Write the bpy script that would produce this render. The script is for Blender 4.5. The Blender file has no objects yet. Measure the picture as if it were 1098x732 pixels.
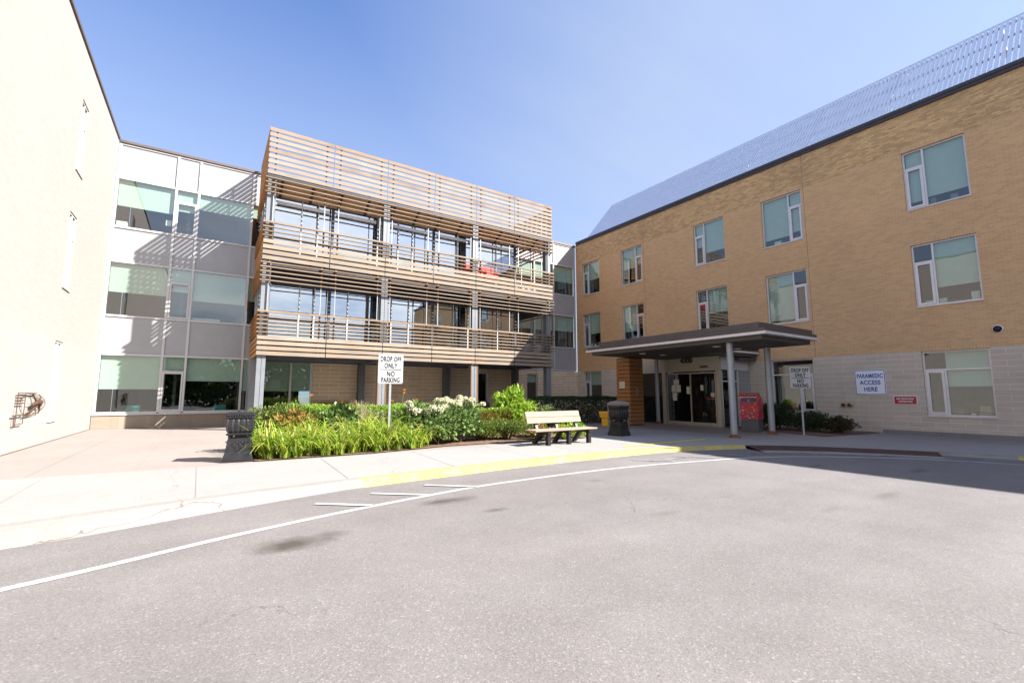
import bpy, bmesh, math, random
from mathutils import Vector, Matrix, noise
R = math.radians
random.seed(7)
sc = bpy.context.scene
COL = sc.collection

# ------------------------------------------------------------------ mesh helpers
class MB:
    """collects faces, builds ONE mesh object"""
    def __init__(s, f=None):
        s.v, s.f, s.m, s.sm = [], [], [], []
        s.map = f or (lambda u, v, w: (u, v, w))
    def quad(s, pts, mi=0, smooth=False):
        b = len(s.v)
        s.v += [s.map(*p) for p in pts]
        s.f.append(tuple(range(b, b + len(pts)))); s.m.append(mi); s.sm.append(smooth)
    def raw(s, pts, faces, mi=0, smooth=False):
        b = len(s.v)
        s.v += [s.map(*p) for p in pts]
        for f in faces:
            s.f.append(tuple(b + i for i in f)); s.m.append(mi); s.sm.append(smooth)
    def box(s, a0, a1, b0, b1, c0, c1, mi=0):
        p = [(a0,b0,c0),(a1,b0,c0),(a1,b1,c0),(a0,b1,c0),(a0,b0,c1),(a1,b0,c1),(a1,b1,c1),(a0,b1,c1)]
        s.raw(p, [(0,3,2,1),(4,5,6,7),(0,1,5,4),(1,2,6,5),(2,3,7,6),(3,0,4,7)], mi)
    def tube(s, path, r, n=8, mi=0, cap=True):
        path = [Vector(p) for p in path]
        rs = r if isinstance(r, (list, tuple)) else [r] * len(path)
        pts, faces = [], []
        for i, p in enumerate(path):
            d = (path[min(i+1, len(path)-1)] - path[max(i-1, 0)]).normalized()
            a = d.cross(Vector((0,0,1)) if abs(d.z) < .95 else Vector((1,0,0))).normalized()
            b = d.cross(a)
            for k in range(n):
                t = 2*math.pi*k/n
                pts.append(tuple(p + (a*math.cos(t) + b*math.sin(t))*rs[i]))
        for i in range(len(path)-1):
            for k in range(n):
                faces.append((i*n+k, i*n+(k+1)%n, (i+1)*n+(k+1)%n, (i+1)*n+k))
        s.raw(pts, faces, mi, True)
        if cap:
            s.raw(pts[:n], [tuple(range(n))], mi); s.raw(pts[-n:], [tuple(range(n))], mi)
    def lathe(s, prof, c=(0,0,0), n=24, mi=0, smooth=True):
        pts, faces = [], []
        for r, z in prof:
            for k in range(n):
                t = 2*math.pi*k/n
                pts.append((c[0]+r*math.cos(t), c[1]+r*math.sin(t), c[2]+z))
        for i in range(len(prof)-1):
            for k in range(n):
                faces.append((i*n+k, i*n+(k+1)%n, (i+1)*n+(k+1)%n, (i+1)*n+k))
        s.raw(pts, faces, mi, smooth)
    def sqprof(s, prof, mi=0):
        """square section loft: (half width, z)"""
        pts, faces = [], []
        for h, z in prof:
            pts += [(-h,-h,z),(h,-h,z),(h,h,z),(-h,h,z)]
        for i in range(len(prof)-1):
            for k in range(4):
                faces.append((i*4+k, i*4+(k+1)%4, i*4+4+(k+1)%4, i*4+4+k))
        faces.append((0,3,2,1)); n = len(prof)*4
        faces.append((n-4,n-3,n-2,n-1))
        s.raw(pts, faces, mi)
    def prism(s, poly, z0, z1, mi=0):
        n = len(poly)
        pts = [(x,y,z0) for x,y in poly] + [(x,y,z1) for x,y in poly]
        s.raw(pts, [tuple(range(n-1,-1,-1)), tuple(range(n,2*n))] + [(k,(k+1)%n,n+(k+1)%n,n+k) for k in range(n)], mi)
    def build(s, name, mats, parent=None, fix=False, loc=None, bevel=0):
        me = bpy.data.meshes.new(name)
        me.from_pydata(s.v, [], s.f)
        if not isinstance(mats, (list, tuple)): mats = [mats]
        for m in mats: me.materials.append(m)
        me.polygons.foreach_set('material_index', s.m)
        me.polygons.foreach_set('use_smooth', s.sm)
        if fix:
            bm = bmesh.new(); bm.from_mesh(me); bmesh.ops.recalc_face_normals(bm, faces=bm.faces); bm.to_mesh(me); bm.free()
        me.update()
        o = bpy.data.objects.new(name, me); COL.objects.link(o)
        if parent is not None: adopt(o, parent)
        if loc: o.location = loc
        if bevel:
            b = o.modifiers.new('bevel', 'BEVEL'); b.width = bevel; b.segments = 2; b.limit_method = 'ANGLE'; b.angle_limit = R(35)
        return o

def adopt(o, parent):
    """parent a mesh written in world coordinates to a thing (or part) at its base"""
    o.parent = parent
    off = Vector((0,0,0)); p = parent
    while p is not None:
        if p.type == 'EMPTY' and not p.get('local'): off += Vector(p.location)
        elif p.type != 'EMPTY': off += Vector(p.location)
        p = p.parent
    o.location = -off

def tag(o, label, cat, group=None, kind=None):
    o['label'] = label; o['category'] = cat
    if group: o['group'] = group
    if kind: o['kind'] = kind
    return o
def thing(name, label, cat, loc=(0,0,0), group=None, local=False, rz=0):
    o = bpy.data.objects.new(name, None); COL.objects.link(o)
    o.empty_display_size = .2; o.location = loc; o.rotation_euler = (0,0,rz)
    if local: o['local'] = 1
    return tag(o, label, cat, group)
def struct(o): o['kind'] = 'structure'; return o
def dup(root, loc, rz=0, label=None, scale=None):
    def cp(o, par):
        c = o.copy(); COL.objects.link(c)
        if par: c.parent = par
        for ch in list(o.children): cp(ch, c)
        return c
    r = cp(root, None); r.location = loc; r.rotation_euler = (0,0,rz)
    if scale: r.scale = (scale,)*3
    if label: r['label'] = label
    return r
def text(name, body, size, loc, rot, m, parent, sx=1.0, ext=.002, space=1.0, line=1.0, off=0):
    c = bpy.data.curves.new(name, 'FONT'); c.body = body; c.size = size; c.align_x = 'CENTER'; c.align_y = 'CENTER'
    c.extrude = ext; c.space_character = space; c.space_line = line; c.offset = off
    c.materials.append(m)
    t = bpy.data.objects.new(name, c); COL.objects.link(t)
    bpy.context.view_layer.update()
    me = bpy.data.meshes.new_from_object(t.evaluated_get(bpy.context.evaluated_depsgraph_get()))
    bpy.data.objects.remove(t); bpy.data.curves.remove(c)
    o = bpy.data.objects.new(name, me); COL.objects.link(o)
    o.parent = parent; o.location = loc; o.rotation_euler = rot; o.scale = (sx,1,1)
    return o

# ------------------------------------------------------------------ node helpers
def N(nt, t, props=None, **inp):
    n = nt.nodes.new('ShaderNode' + t)
    for k, v in (props or {}).items(): setattr(n, k, v)
    for k, v in inp.items():
        key = k.replace('_', ' ') if not k.startswith('i') or not k[1:].isdigit() else int(k[1:])
        sock = n.inputs[key]
        if isinstance(v, bpy.types.NodeSocket): nt.links.new(v, sock)
        else: sock.default_value = v
    return n
def newmat(name):
    m = bpy.data.materials.new(name); m.use_nodes = True
    nt = m.node_tree; nt.nodes.clear()
    out = nt.nodes.new('ShaderNodeOutputMaterial')
    b = nt.nodes.new('ShaderNodeBsdfPrincipled')
    nt.links.new(b.outputs[0], out.inputs[0])
    return m, nt, b, out
def c4(c): return (c[0], c[1], c[2], 1)
def ramp(nt, fac, stops):
    r = nt.nodes.new('ShaderNodeValToRGB'); nt.links.new(fac, r.inputs[0])
    e = r.color_ramp.elements
    e[0].position, e[0].color = stops[0][0], c4(stops[0][1])
    e[1].position, e[1].color = stops[-1][0], c4(stops[-1][1])
    for p, c in stops[1:-1]:
        x = e.new(p); x.color = c4(c)
    return r.outputs[0]
def mixc(nt, fac, a, b, mode='MIX'):
    n = nt.nodes.new('ShaderNodeMix'); n.data_type = 'RGBA'; n.blend_type = mode
    for s, v in ((n.inputs[0], fac), (n.inputs[6], a), (n.inputs[7], b)):
        if isinstance(v, bpy.types.NodeSocket): nt.links.new(v, s)
        else: s.default_value = v if not isinstance(v, tuple) or len(v) == 4 else c4(v)
    return n.outputs[2]
def math_(nt, op, a, b=0.0, c=None, clamp=False):
    n = nt.nodes.new('ShaderNodeMath'); n.operation = op; n.use_clamp = clamp
    for i, v in enumerate((a, b) if c is None else (a, b, c)):
        if isinstance(v, bpy.types.NodeSocket): nt.links.new(v, n.inputs[i])
        else: n.inputs[i].default_value = v
    return n.outputs[0]
def pos(nt): return nt.nodes.new('ShaderNodeNewGeometry').outputs['Position']
def objc(nt): return nt.nodes.new('ShaderNodeTexCoord').outputs['Object']
def nz(nt, vec, scale, detail=3, rough=.55):
    return N(nt, 'TexNoise', Vector=vec, Scale=scale, Detail=detail, Roughness=rough).outputs['Fac']
def scl(nt, vec, s):
    return N(nt, 'Mapping', Vector=vec, Scale=s).outputs[0]
def bump(nt, b, h, strength=.3, dist=.01):
    n = N(nt, 'Bump', Height=h, Strength=strength, Distance=dist); nt.links.new(n.outputs[0], b.inputs['Normal'])

def m_plain(name, col, rough=.6, metal=0, var=.12, scale=6, spec=.5, bmp=0, coat=0):
    m, nt, b, o = newmat(name)
    f = nz(nt, objc(nt), scale, 5, .6)
    lo = tuple(c*(1-var) for c in col); hi = tuple(min(1, c*(1+var)) for c in col)
    nt.links.new(ramp(nt, f, [(.3, lo), (.7, hi)]), b.inputs['Base Color'])
    b.inputs['Roughness'].default_value = rough; b.inputs['Metallic'].default_value = metal
    b.inputs['Specular IOR Level'].default_value = spec
    if coat: b.inputs['Coat Weight'].default_value = coat
    if bmp: bump(nt, b, nz(nt, objc(nt), scale*6, 4), bmp, .004)
    return m

def m_brick(name, ax, c1, c2, mortar, bw, rh, ms, blot=.18, swap=False, rough=.9, bs=.35, stain=0):
    m, nt, b, o = newmat(name)
    sp = N(nt, 'SeparateXYZ', Vector=pos(nt))
    a, z = sp.outputs[ax], sp.outputs[2]
    cb = N(nt, 'CombineXYZ', X=z if swap else a, Y=a if swap else z)
    br = N(nt, 'TexBrick', Vector=cb.outputs[0], Color1=c4(c1), Color2=c4(c2), Mortar=c4(mortar), Scale=1.0,
           Mortar_Size=ms, Mortar_Smooth=.2, Bias=0.0, Brick_Width=bw, Row_Height=rh)
    # random tint per stretch of courses + big weather blotches
    f1 = nz(nt, scl(nt, pos(nt), (1.2, 1.2, 9.0)), 1.3, 4, .6)
    f2 = nz(nt, pos(nt), .35, 4, .6)
    f3 = nz(nt, pos(nt), 22, 2, .6)
    g = math_(nt, 'ADD', math_(nt, 'MULTIPLY', f1, .5), math_(nt, 'MULTIPLY', f2, .5))
    g = math_(nt, 'ADD', math_(nt, 'MULTIPLY', g, .75), math_(nt, 'MULTIPLY', f3, .25))
    tint = ramp(nt, g, [(.32, (1-blot,)*3), (.68, (1+blot*.6,)*3)])
    col = mixc(nt, 1.0, br.outputs[0], tint, 'MULTIPLY')
    if stain:
        st = nz(nt, scl(nt, pos(nt), (1, 1, .12)), 1.6, 5, .65)
        k = math_(nt, 'MULTIPLY', ramp(nt, st, [(.52, (0,0,0)), (.75, (1,1,1))]), stain)
        col = mixc(nt, k, col, (.16, .13, .10))
    nt.links.new(col, b.inputs['Base Color'])
    b.inputs['Roughness'].default_value = rough; b.inputs['Specular IOR Level'].default_value = .25
    h = math_(nt, 'SUBTRACT', math_(nt, 'MULTIPLY', f3, .35), br.outputs['Fac'])
    bump(nt, b, h, bs, .012)
    return m

def m_glass(name, tint, base=.10, ior=1.9, rough=0.0):
    m, nt, b, out = newmat(name); nt.nodes.remove(b)
    ge = nt.nodes.new('ShaderNodeNewGeometry')
    dt = N(nt, 'VectorMath', {'operation': 'DOT_PRODUCT'}, i0=ge.outputs['Normal'], i1=ge.outputs['Incoming'])
    k = math_(nt, 'POWER', math_(nt, 'SUBTRACT', 1.0, math_(nt, 'ABSOLUTE', dt.outputs['Value']), clamp=True), 4.0)
    f0 = base + ((ior-1)/(ior+1))**2
    fac = math_(nt, 'ADD', f0, math_(nt, 'MULTIPLY', k, 1-f0), clamp=True)
    tr = N(nt, 'BsdfTransparent', Color=c4(tint))
    # panes are never perfectly flat: a very slow ripple bends the reflections
    bp = N(nt, 'Bump', Height=nz(nt, pos(nt), .9, 1), Strength=.012, Distance=.2)
    gl = N(nt, 'BsdfGlossy', Color=(.93, .97, .98, 1), Roughness=rough, Normal=bp.outputs[0])
    mx = N(nt, 'MixShader', Fac=fac, i1=tr.outputs[0], i2=gl.outputs[0])
    nt.links.new(mx.outputs[0], out.inputs[0])
    return m

def m_leaf(name, cols, trans=.35, rough=.55):
    m, nt, b, out = newmat(name)
    rnd = nt.nodes.new('ShaderNodeNewGeometry').outputs['Random Per Island']
    n = len(cols)
    col = ramp(nt, rnd, [(i/(n-1), c) for i, c in enumerate(cols)])
    nt.links.new(col, b.inputs['Base Color'])
    b.inputs['Roughness'].default_value = rough; b.inputs['Specular IOR Level'].default_value = .3
    tl = N(nt, 'BsdfTranslucent', Color=col)
    mx = N(nt, 'MixShader', Fac=trans, i1=b.outputs[0], i2=tl.outputs[0])
    nt.links.new(mx.outputs[0], out.inputs[0])
    return m

def m_wood(name, cols, axis=0, rough=.75, grain=.25):
    m, nt, b, out = newmat(name)
    rnd = nt.nodes.new('ShaderNodeNewGeometry').outputs['Random Per Island']
    n = len(cols)
    s = [14, 14, 14]; s[axis] = .7
    g = nz(nt, scl(nt, objc(nt), tuple(s)), 1.6, 5, .65)
    blot = nz(nt, objc(nt), .8, 3)
    t = math_(nt, 'ADD', math_(nt, 'MULTIPLY', rnd, .7), math_(nt, 'MULTIPLY', math_(nt, 'SUBTRACT', blot, .35), .8), clamp=True)
    col = ramp(nt, t, [(i/(n-1), c) for i, c in enumerate(cols)])
    col = mixc(nt, 1.0, col, ramp(nt, g, [(.3, (1-grain,)*3), (.7, (1+grain*.5,)*3)]), 'MULTIPLY')
    nt.links.new(col, b.inputs['Base Color'])
    b.inputs['Roughness'].default_value = rough; b.inputs['Specular IOR Level'].default_value = .3
    bump(nt, b, g, .25, .006)
    return m

# ------------------------------------------------------------------ materials
BR1, BR2, BRM = (.66, .40, .19), (.55, .33, .155), (.59, .45, .31)
M = {}
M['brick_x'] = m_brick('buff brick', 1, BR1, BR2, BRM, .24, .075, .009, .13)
M['rough_x'] = m_brick('rough buff brick', 1, (.74,.47,.21), (.46,.27,.115), (.52,.38,.24), .24, .075, .012, .30, bs=.7)
M['sold_x'] = m_brick('soldier brick', 1, BR1, BR2, BRM, .24, .085, .012, .15, swap=True)
M['stone_x'] = m_brick('stone block', 1, (.575,.487,.385), (.51,.43,.34), (.66,.61,.55), .80, .20, .010, .14, stain=.12)
M['sunlit_stone_x'] = m_brick('sunlit stone block', 1, (.335,.312,.290), (.322,.300,.278), (.31,.288,.266), .80, .20, .006, .08)  # sunlit look of the left wall's stone put into its colour
M['sunlit_brick_x'] = m_brick('sunlit buff brick', 1, (.342,.302,.280), (.318,.279,.256), (.318,.285,.262), .30, .075, .010, .045, bs=.15)  # same buff brick as the right wall, sun bleaching put into its colour
M['stone_y'] = m_brick('tan stone block', 0, (.66,.53,.365), (.56,.44,.295), (.80,.73,.61), .95, .20, .014, .14, stain=.08)
M['sill_stone'] = m_brick('sill stone', 0, (.30,.25,.20), (.28,.23,.18), (.25,.2,.16), 1.25, .55, .010, .16, stain=.45)
M['alu'] = m_plain('silver aluminium frame', (.62,.60,.60), .42, .25, .06, 4)
M['white_alu'] = m_plain('white aluminium frame', (.52,.52,.52), .45, .05, .04, 4)
M['beige_alu'] = m_plain('beige aluminium', (.44,.40,.33), .45, .2, .06, 4)
M['panel'] = m_plain('pale metal panel', (.33,.338,.35), .34, .08, .05, 2)
M['coping'] = m_plain('brown metal coping', (.13,.10,.09), .5, .3, .1, 5)
M['dark_metal'] = m_plain('charcoal metal', (.055,.05,.055), .5, .3, .15, 5)
M['fascia'] = m_plain('brown grey fascia metal', (.085,.07,.068), .5, .2, .12, 3)
M['soffit'] = m_plain('grey soffit panel', (.070,.060,.052), .6, 0, .1, 2)
M['grey_steel'] = m_plain('grey painted steel', (.30,.325,.36), .4, .3, .08, 3)
M['column_steel'] = m_plain('light grey painted column', (.215,.23,.25), .4, .25, .08, 3)
M['dark_steel'] = m_plain('dark grey steel', (.10,.11,.125), .45, .2, .1, 3)
M['galv'] = m_plain('galvanised steel', (.38,.39,.41), .4, .5, .12, 9)
M['screen'] = m_plain('galvanised louvre', (.74,.79,.87), .42, .25, .06, 3)
M['concrete'] = None
M['glass'] = m_glass('window glass', (.72,.85,.80), .065, 1.6)
M['glass_wing'] = m_glass('curtain wall glass', (.72,.85,.80), .13, 1.6)
M['glass_mid'] = m_glass('balcony glass', (.72,.84,.82), .54, 1.95)
M['dark_glass'] = m_glass('door glass', (.45,.50,.50), .02, 1.5)
M['blind'] = m_plain('pale roller blind', (.52,.55,.49), .9, 0, .04, 3)
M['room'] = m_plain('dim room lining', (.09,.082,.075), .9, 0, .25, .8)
M['room_pale'] = m_plain('pale room lining', (.22,.21,.19), .9, 0, .15, .6)
M['desk'] = m_plain('office desk', (.30,.20,.12), .6, 0, .2, 3)
M['teal'] = m_plain('teal fabric', (.05,.22,.25), .8, 0, .15, 8)
M['red'] = m_plain('red vinyl', (.55,.02,.02), .5, 0, .1, 5)
WD = [(.15,.10,.062), (.245,.172,.112), (.285,.215,.155), (.245,.205,.165), (.30,.245,.19), (.27,.19,.12)]
M['wood'] = m_wood('weathered cedar board', WD, 0)
WDS = [(.357,.170,.064), (.425,.221,.089), (.391,.204,.093)]
M['wood_side'] = m_wood('orange cedar board', WDS, 1)
M['wood_soffit'] = m_wood('cedar ceiling slat', [(.42,.24,.12), (.52,.32,.18), (.55,.38,.25)], 0)
M['pier_wood'] = m_wood('stained cedar board', [(.34,.155,.05), (.40,.19,.07), (.30,.135,.045)], 0, .55)
M['upright'] = m_wood('brown timber upright', [(.17,.085,.035), (.20,.105,.045)], 2)
M['bench_wood'] = m_wood('bench plank', [(.28,.215,.165), (.315,.25,.20)], 0, .7, .12)
M['brown_wood'] = m_wood('brown timber', [(.22,.11,.05), (.28,.15,.07)], 0)
M['bench_black'] = m_plain('black recycled plastic', (.012,.012,.013), .45, 0, .2, 20)
M['iron'] = m_plain('black cast iron', (.026,.026,.029), .36, .4, .3, 9, bmp=.4)
M['rust'] = m_plain('rusty steel', (.20,.075,.03), .85, .2, .5, 9, bmp=.4)
M['rust_brown'] = m_plain('old brown rust', (.085,.045,.028), .85, .2, .5, 9, bmp=.4)
M['taupe'] = m_plain('taupe plastic', (.20,.165,.14), .6, 0, .12, 20, bmp=.2)
M['yellow_plastic'] = m_plain('yellow plastic', (.75,.40,.02), .45, 0, .06, 5)
M['black'] = m_plain('black lettering', (.012,.012,.014), .5, 0, 0, 1)
M['blue_ink'] = m_plain('blue lettering', (.02,.09,.40), .5, 0, .02, 1)
M['sign_white'] = m_plain('white sign face', (.78,.78,.78), .4, 0, .03, 3)
M['post_sign'] = m_plain('white road sign face', (.44,.44,.45), .4, 0, .03, 3)
M['sign_red'] = m_plain('red sign face', (.38,.015,.02), .4, 0, .05, 3)
M['paper'] = m_plain('notice paper', (.72,.71,.66), .8, 0, .06, 12)
M['brass'] = m_plain('dull brass', (.45,.38,.26), .35, .8, .2, 9)
M['light'] = m_plain('soffit light lens', (.75,.72,.65), .4, 0, .02, 2)
M['mulch'] = m_plain('bark mulch', (.13,.075,.045), .95, 0, .6, 14, bmp=1.0)
M['bark'] = m_plain('brown twig', (.10,.065,.04), .9, 0, .3, 10)

def m_asphalt():
    m, nt, b, o = newmat('worn asphalt')
    p = pos(nt)
    big = nz(nt, p, .22, 4, .6); mid = nz(nt, p, 1.4, 5, .65); fine = nz(nt, p, 70, 4, .75)
    vor = N(nt, 'TexVoronoi', Vector=p, Scale=85.0)
    grit = N(nt, 'TexVoronoi', Vector=p, Scale=26.0)
    base = ramp(nt, math_(nt, 'ADD', math_(nt, 'MULTIPLY', big, .5), math_(nt, 'MULTIPLY', mid, .5)),
                [(.36, (.144,.133,.131)), (.64, (.174,.163,.161))])
    sp = ramp(nt, fine, [(.30, (.80,.80,.80)), (.52, (1,1,1)), (.72, (1.20,1.19,1.18))])
    col = mixc(nt, 1.0, base, sp, 'MULTIPLY')
    st = ramp(nt, N(nt, 'SeparateColor', Color=vor.outputs['Color']).outputs[0], [(.0, (.80,.80,.81)), (.5, (1,1,1)), (.9, (1.0,1.0,1.0)), (1.0, (1.55,1.52,1.5))])
    col = mixc(nt, .8, col, st, 'MULTIPLY')
    # a few hairline cracks that wander across the lane
    q = N(nt, 'VectorMath', {'operation': 'MULTIPLY_ADD'}, i0=N(nt, 'TexNoise', Vector=p, Scale=.9, Detail=5.0, Roughness=.65).outputs['Color'], i1=(1.6,1.6,0), i2=p)
    cr = N(nt, 'TexVoronoi', {'feature': 'DISTANCE_TO_EDGE'}, Vector=q.outputs[0], Scale=.16)
    ck = math_(nt, 'MULTIPLY', math_(nt, 'LESS_THAN', cr.outputs[0], .0011), ramp(nt, nz(nt, p, .35, 2), [(.52,(0,0,0)),(.62,(1,1,1))]))
    col = mixc(nt, math_(nt, 'MULTIPLY', ck, .55), col, (.05,.045,.042))
    # darker worn wheel paths, grit collecting along the kerb
    wp = ramp(nt, nz(nt, scl(nt, p, (.18,.9,1)), .8, 3), [(.35,(.93,.93,.93)),(.65,(1.05,1.05,1.05))])
    col = mixc(nt, 1.0, col, wp, 'MULTIPLY')
    # loose dark stones
    gm = math_(nt, 'MULTIPLY', math_(nt, 'LESS_THAN', grit.outputs['Distance'], .17),
               math_(nt, 'GREATER_THAN', N(nt, 'SeparateColor', Color=grit.outputs['Color']).outputs[1], .985))
    col = mixc(nt, math_(nt, 'MULTIPLY', gm, .7), col, (.035,.03,.03))
    # oil stains: soft edged blots on the lane
    sx = N(nt, 'SeparateXYZ', Vector=p)
    wob = math_(nt, 'MULTIPLY', math_(nt, 'SUBTRACT', nz(nt, p, 3.5, 4), .5), 1.5)
    tot = None
    for (x, y, a, bb, k) in ((.80,5.48,.42,.27,.75), (1.22,5.62,.25,.18,.4), (3.05,6.35,.52,.20,.72), (3.38,5.5,.24,.11,.55), (-1.6,4.0,.4,.2,.35), (5.2,4.1,.3,.1,.18), (6.0,6.3,.16,.1,.3),
                             (9.0,2.9,.5,.12,.25), (12.3,3.4,.5,.14,.4), (11.3,4.9,.3,.1,.3), (7.2,3.0,.3,.08,.18), (.0,3.3,.6,.3,.12)):
        dx = math_(nt, 'DIVIDE', math_(nt, 'SUBTRACT', sx.outputs[0], x), a)
        dy = math_(nt, 'DIVIDE', math_(nt, 'SUBTRACT', sx.outputs[1], y), bb)
        d = math_(nt, 'SQRT', math_(nt, 'ADD', math_(nt, 'MULTIPLY', dx, dx), math_(nt, 'MULTIPLY', dy, dy)))
        d = math_(nt, 'ADD', d, wob)
        w = math_(nt, 'MULTIPLY', math_(nt, 'SUBTRACT', 1.15, d, clamp=True), k)
        w = math_(nt, 'MULTIPLY', w, 1.3, clamp=True)
        tot = w if tot is None else math_(nt, 'MAXIMUM', tot, w)
    tot = math_(nt, 'MULTIPLY', tot, math_(nt, 'ADD', .55, math_(nt, 'MULTIPLY', fine, .8)), clamp=True)
    col = mixc(nt, tot, col, (.050,.042,.033))
    nt.links.new(col, b.inputs['Base Color'])
    b.inputs['Roughness'].default_value = .9; b.inputs['Specular IOR Level'].default_value = .25
    bump(nt, b, math_(nt, 'ADD', fine, math_(nt, 'MULTIPLY', vor.outputs['Distance'], .5)), .3, .006)
    return m
M['asphalt'] = m_asphalt()

def m_conc(name, c, var=.1, fine=.08, joints=None, crack=0.0):
    m, nt, b, o = newmat(name)
    p = pos(nt)
    f = math_(nt, 'ADD', math_(nt, 'MULTIPLY', nz(nt, p, .5, 5, .6), .6), math_(nt, 'MULTIPLY', nz(nt, p, 5, 5, .65), .4))
    col = ramp(nt, f, [(.33, tuple(x*(1-var) for x in c)), (.67, tuple(x*(1+var) for x in c))])
    g = nz(nt, p, 60, 3, .7)
    col = mixc(nt, 1.0, col, ramp(nt, g, [(.3, (1-fine*2,)*3), (.7, (1+fine,)*3)]), 'MULTIPLY')
    if crack:
        q = N(nt, 'VectorMath', {'operation': 'ADD'}, i0=p, i1=N(nt, 'TexNoise', Vector=p, Scale=1.1, Detail=4.0).outputs['Color'])
        v = N(nt, 'TexVoronoi', {'feature': 'DISTANCE_TO_EDGE'}, Vector=q.outputs[0], Scale=.22)
        k = math_(nt, 'MULTIPLY', math_(nt, 'LESS_THAN', v.outputs[0], .0016), crack)
        col = mixc(nt, k, col, (.12,.095,.075))
    nt.links.new(col, b.inputs['Base Color'])
    b.inputs['Roughness'].default_value = .9; b.inputs['Specular IOR Level'].default_value = .2
    bump(nt, b, g, .25, .004)
    return m
M['walk'] = m_conc('pale concrete sidewalk', (.262,.252,.243), .08, crack=.35)
M['court'] = m_conc('pinkish court concrete', (.252,.220,.203), .09)
M['joint'] = m_plain('dark joint line', (.19,.17,.15), .95, 0, .2, 3)  # one dark tone for paving and control joints
M['curbc'] = m_conc('curb concrete', (.232,.222,.208), .12, .1, crack=.8)

def m_paint(name, c, under, wear):
    m, nt, b, o = newmat(name)
    p = pos(nt)
    f = math_(nt, 'ADD', math_(nt, 'MULTIPLY', nz(nt, p, 4, 5, .7), .5), math_(nt, 'MULTIPLY', nz(nt, p, 38, 3, .7), .5))
    k = ramp(nt, f, [(wear-.05, (0,0,0)), (wear+.04, (1,1,1))])
    v = ramp(nt, nz(nt, p, 1.5, 4), [(.3, tuple(x*.88 for x in c)), (.7, tuple(min(1, x*1.06) for x in c))])
    nt.links.new(mixc(nt, k, under, v), b.inputs['Base Color'])
    b.inputs['Roughness'].default_value = .75; b.inputs['Specular IOR Level'].default_value = .3
    return m
M['line'] = m_paint('white line paint', (.36,.36,.36), (.16,.15,.147), .38)
M['faded_line'] = m_paint('faded white paint', (.33,.325,.32), (.15,.14,.137), .50)
M['yellow'] = m_paint('yellow curb paint', (.40,.335,.10), (.25,.235,.20), .455)
M['yellow_line'] = m_paint('yellow stripe paint', (.62,.50,.02), (.26,.24,.21), .30)
M['plate'] = m_plain('rusted tactile plate', (.055,.026,.02), .75, .2, .3, 8, bmp=.5)

# foliage
M['lily'] = m_leaf('daylily blade', [(.065,.14,.014), (.16,.28,.022), (.26,.39,.035), (.36,.45,.05), (.47,.49,.09), (.54,.46,.22)], .38, .4)
M['hedge'] = m_leaf('hedge leaf', [(.128,.230,.030), (.203,.331,.041), (.312,.459,.055)], .3)
M['juniper'] = m_leaf('juniper leaf', [(.065,.095,.017), (.115,.16,.026), (.18,.235,.04)], .25)
M['brownhedge'] = m_leaf('bare hedge twig', [(.208,.114,.052), (.281,.177,.083), (.166,.166,.031), (.312,.208,.104)], .2)
M['hyd'] = m_leaf('hydrangea leaf', [(.06,.11,.03), (.11,.185,.045), (.18,.27,.08), (.27,.35,.15)], .3, .32)
M['hydflower'] = m_leaf('hydrangea petal', [(.50,.48,.30), (.58,.56,.42), (.54,.53,.35)], .3)
M['lime'] = m_leaf('lime shrub leaf', [(.162,.286,.025), (.248,.385,.038), (.347,.471,.062)], .4)
M['barb'] = m_leaf('barberry leaf', [(.288,.125,.038), (.365,.192,.067), (.192,.182,.029), (.154,.211,.029)], .3)
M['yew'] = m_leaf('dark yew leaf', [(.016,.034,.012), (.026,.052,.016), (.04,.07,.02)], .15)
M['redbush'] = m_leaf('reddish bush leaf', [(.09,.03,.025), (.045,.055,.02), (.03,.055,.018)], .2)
M['orange'] = m_leaf('orange petal', [(.75,.22,.02), (.85,.32,.06)], .35)
M['pink'] = m_leaf('pink petal', [(.70,.10,.30), (.55,.20,.50)], .35)
M['redflower'] = m_leaf('red petal', [(.60,.03,.02), (.70,.06,.03)], .3)
M['yellowflower'] = m_leaf('yellow petal', [(.85,.65,.03), (.75,.55,.02)], .3)
M['grass_seed'] = m_leaf('dry grass plume', [(.40,.32,.20), (.48,.40,.27), (.30,.30,.12)], .3)
M['treeleaf'] = m_leaf('tree leaf', [(.04,.08,.012), (.07,.13,.02), (.11,.19,.03)], .35)

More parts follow.
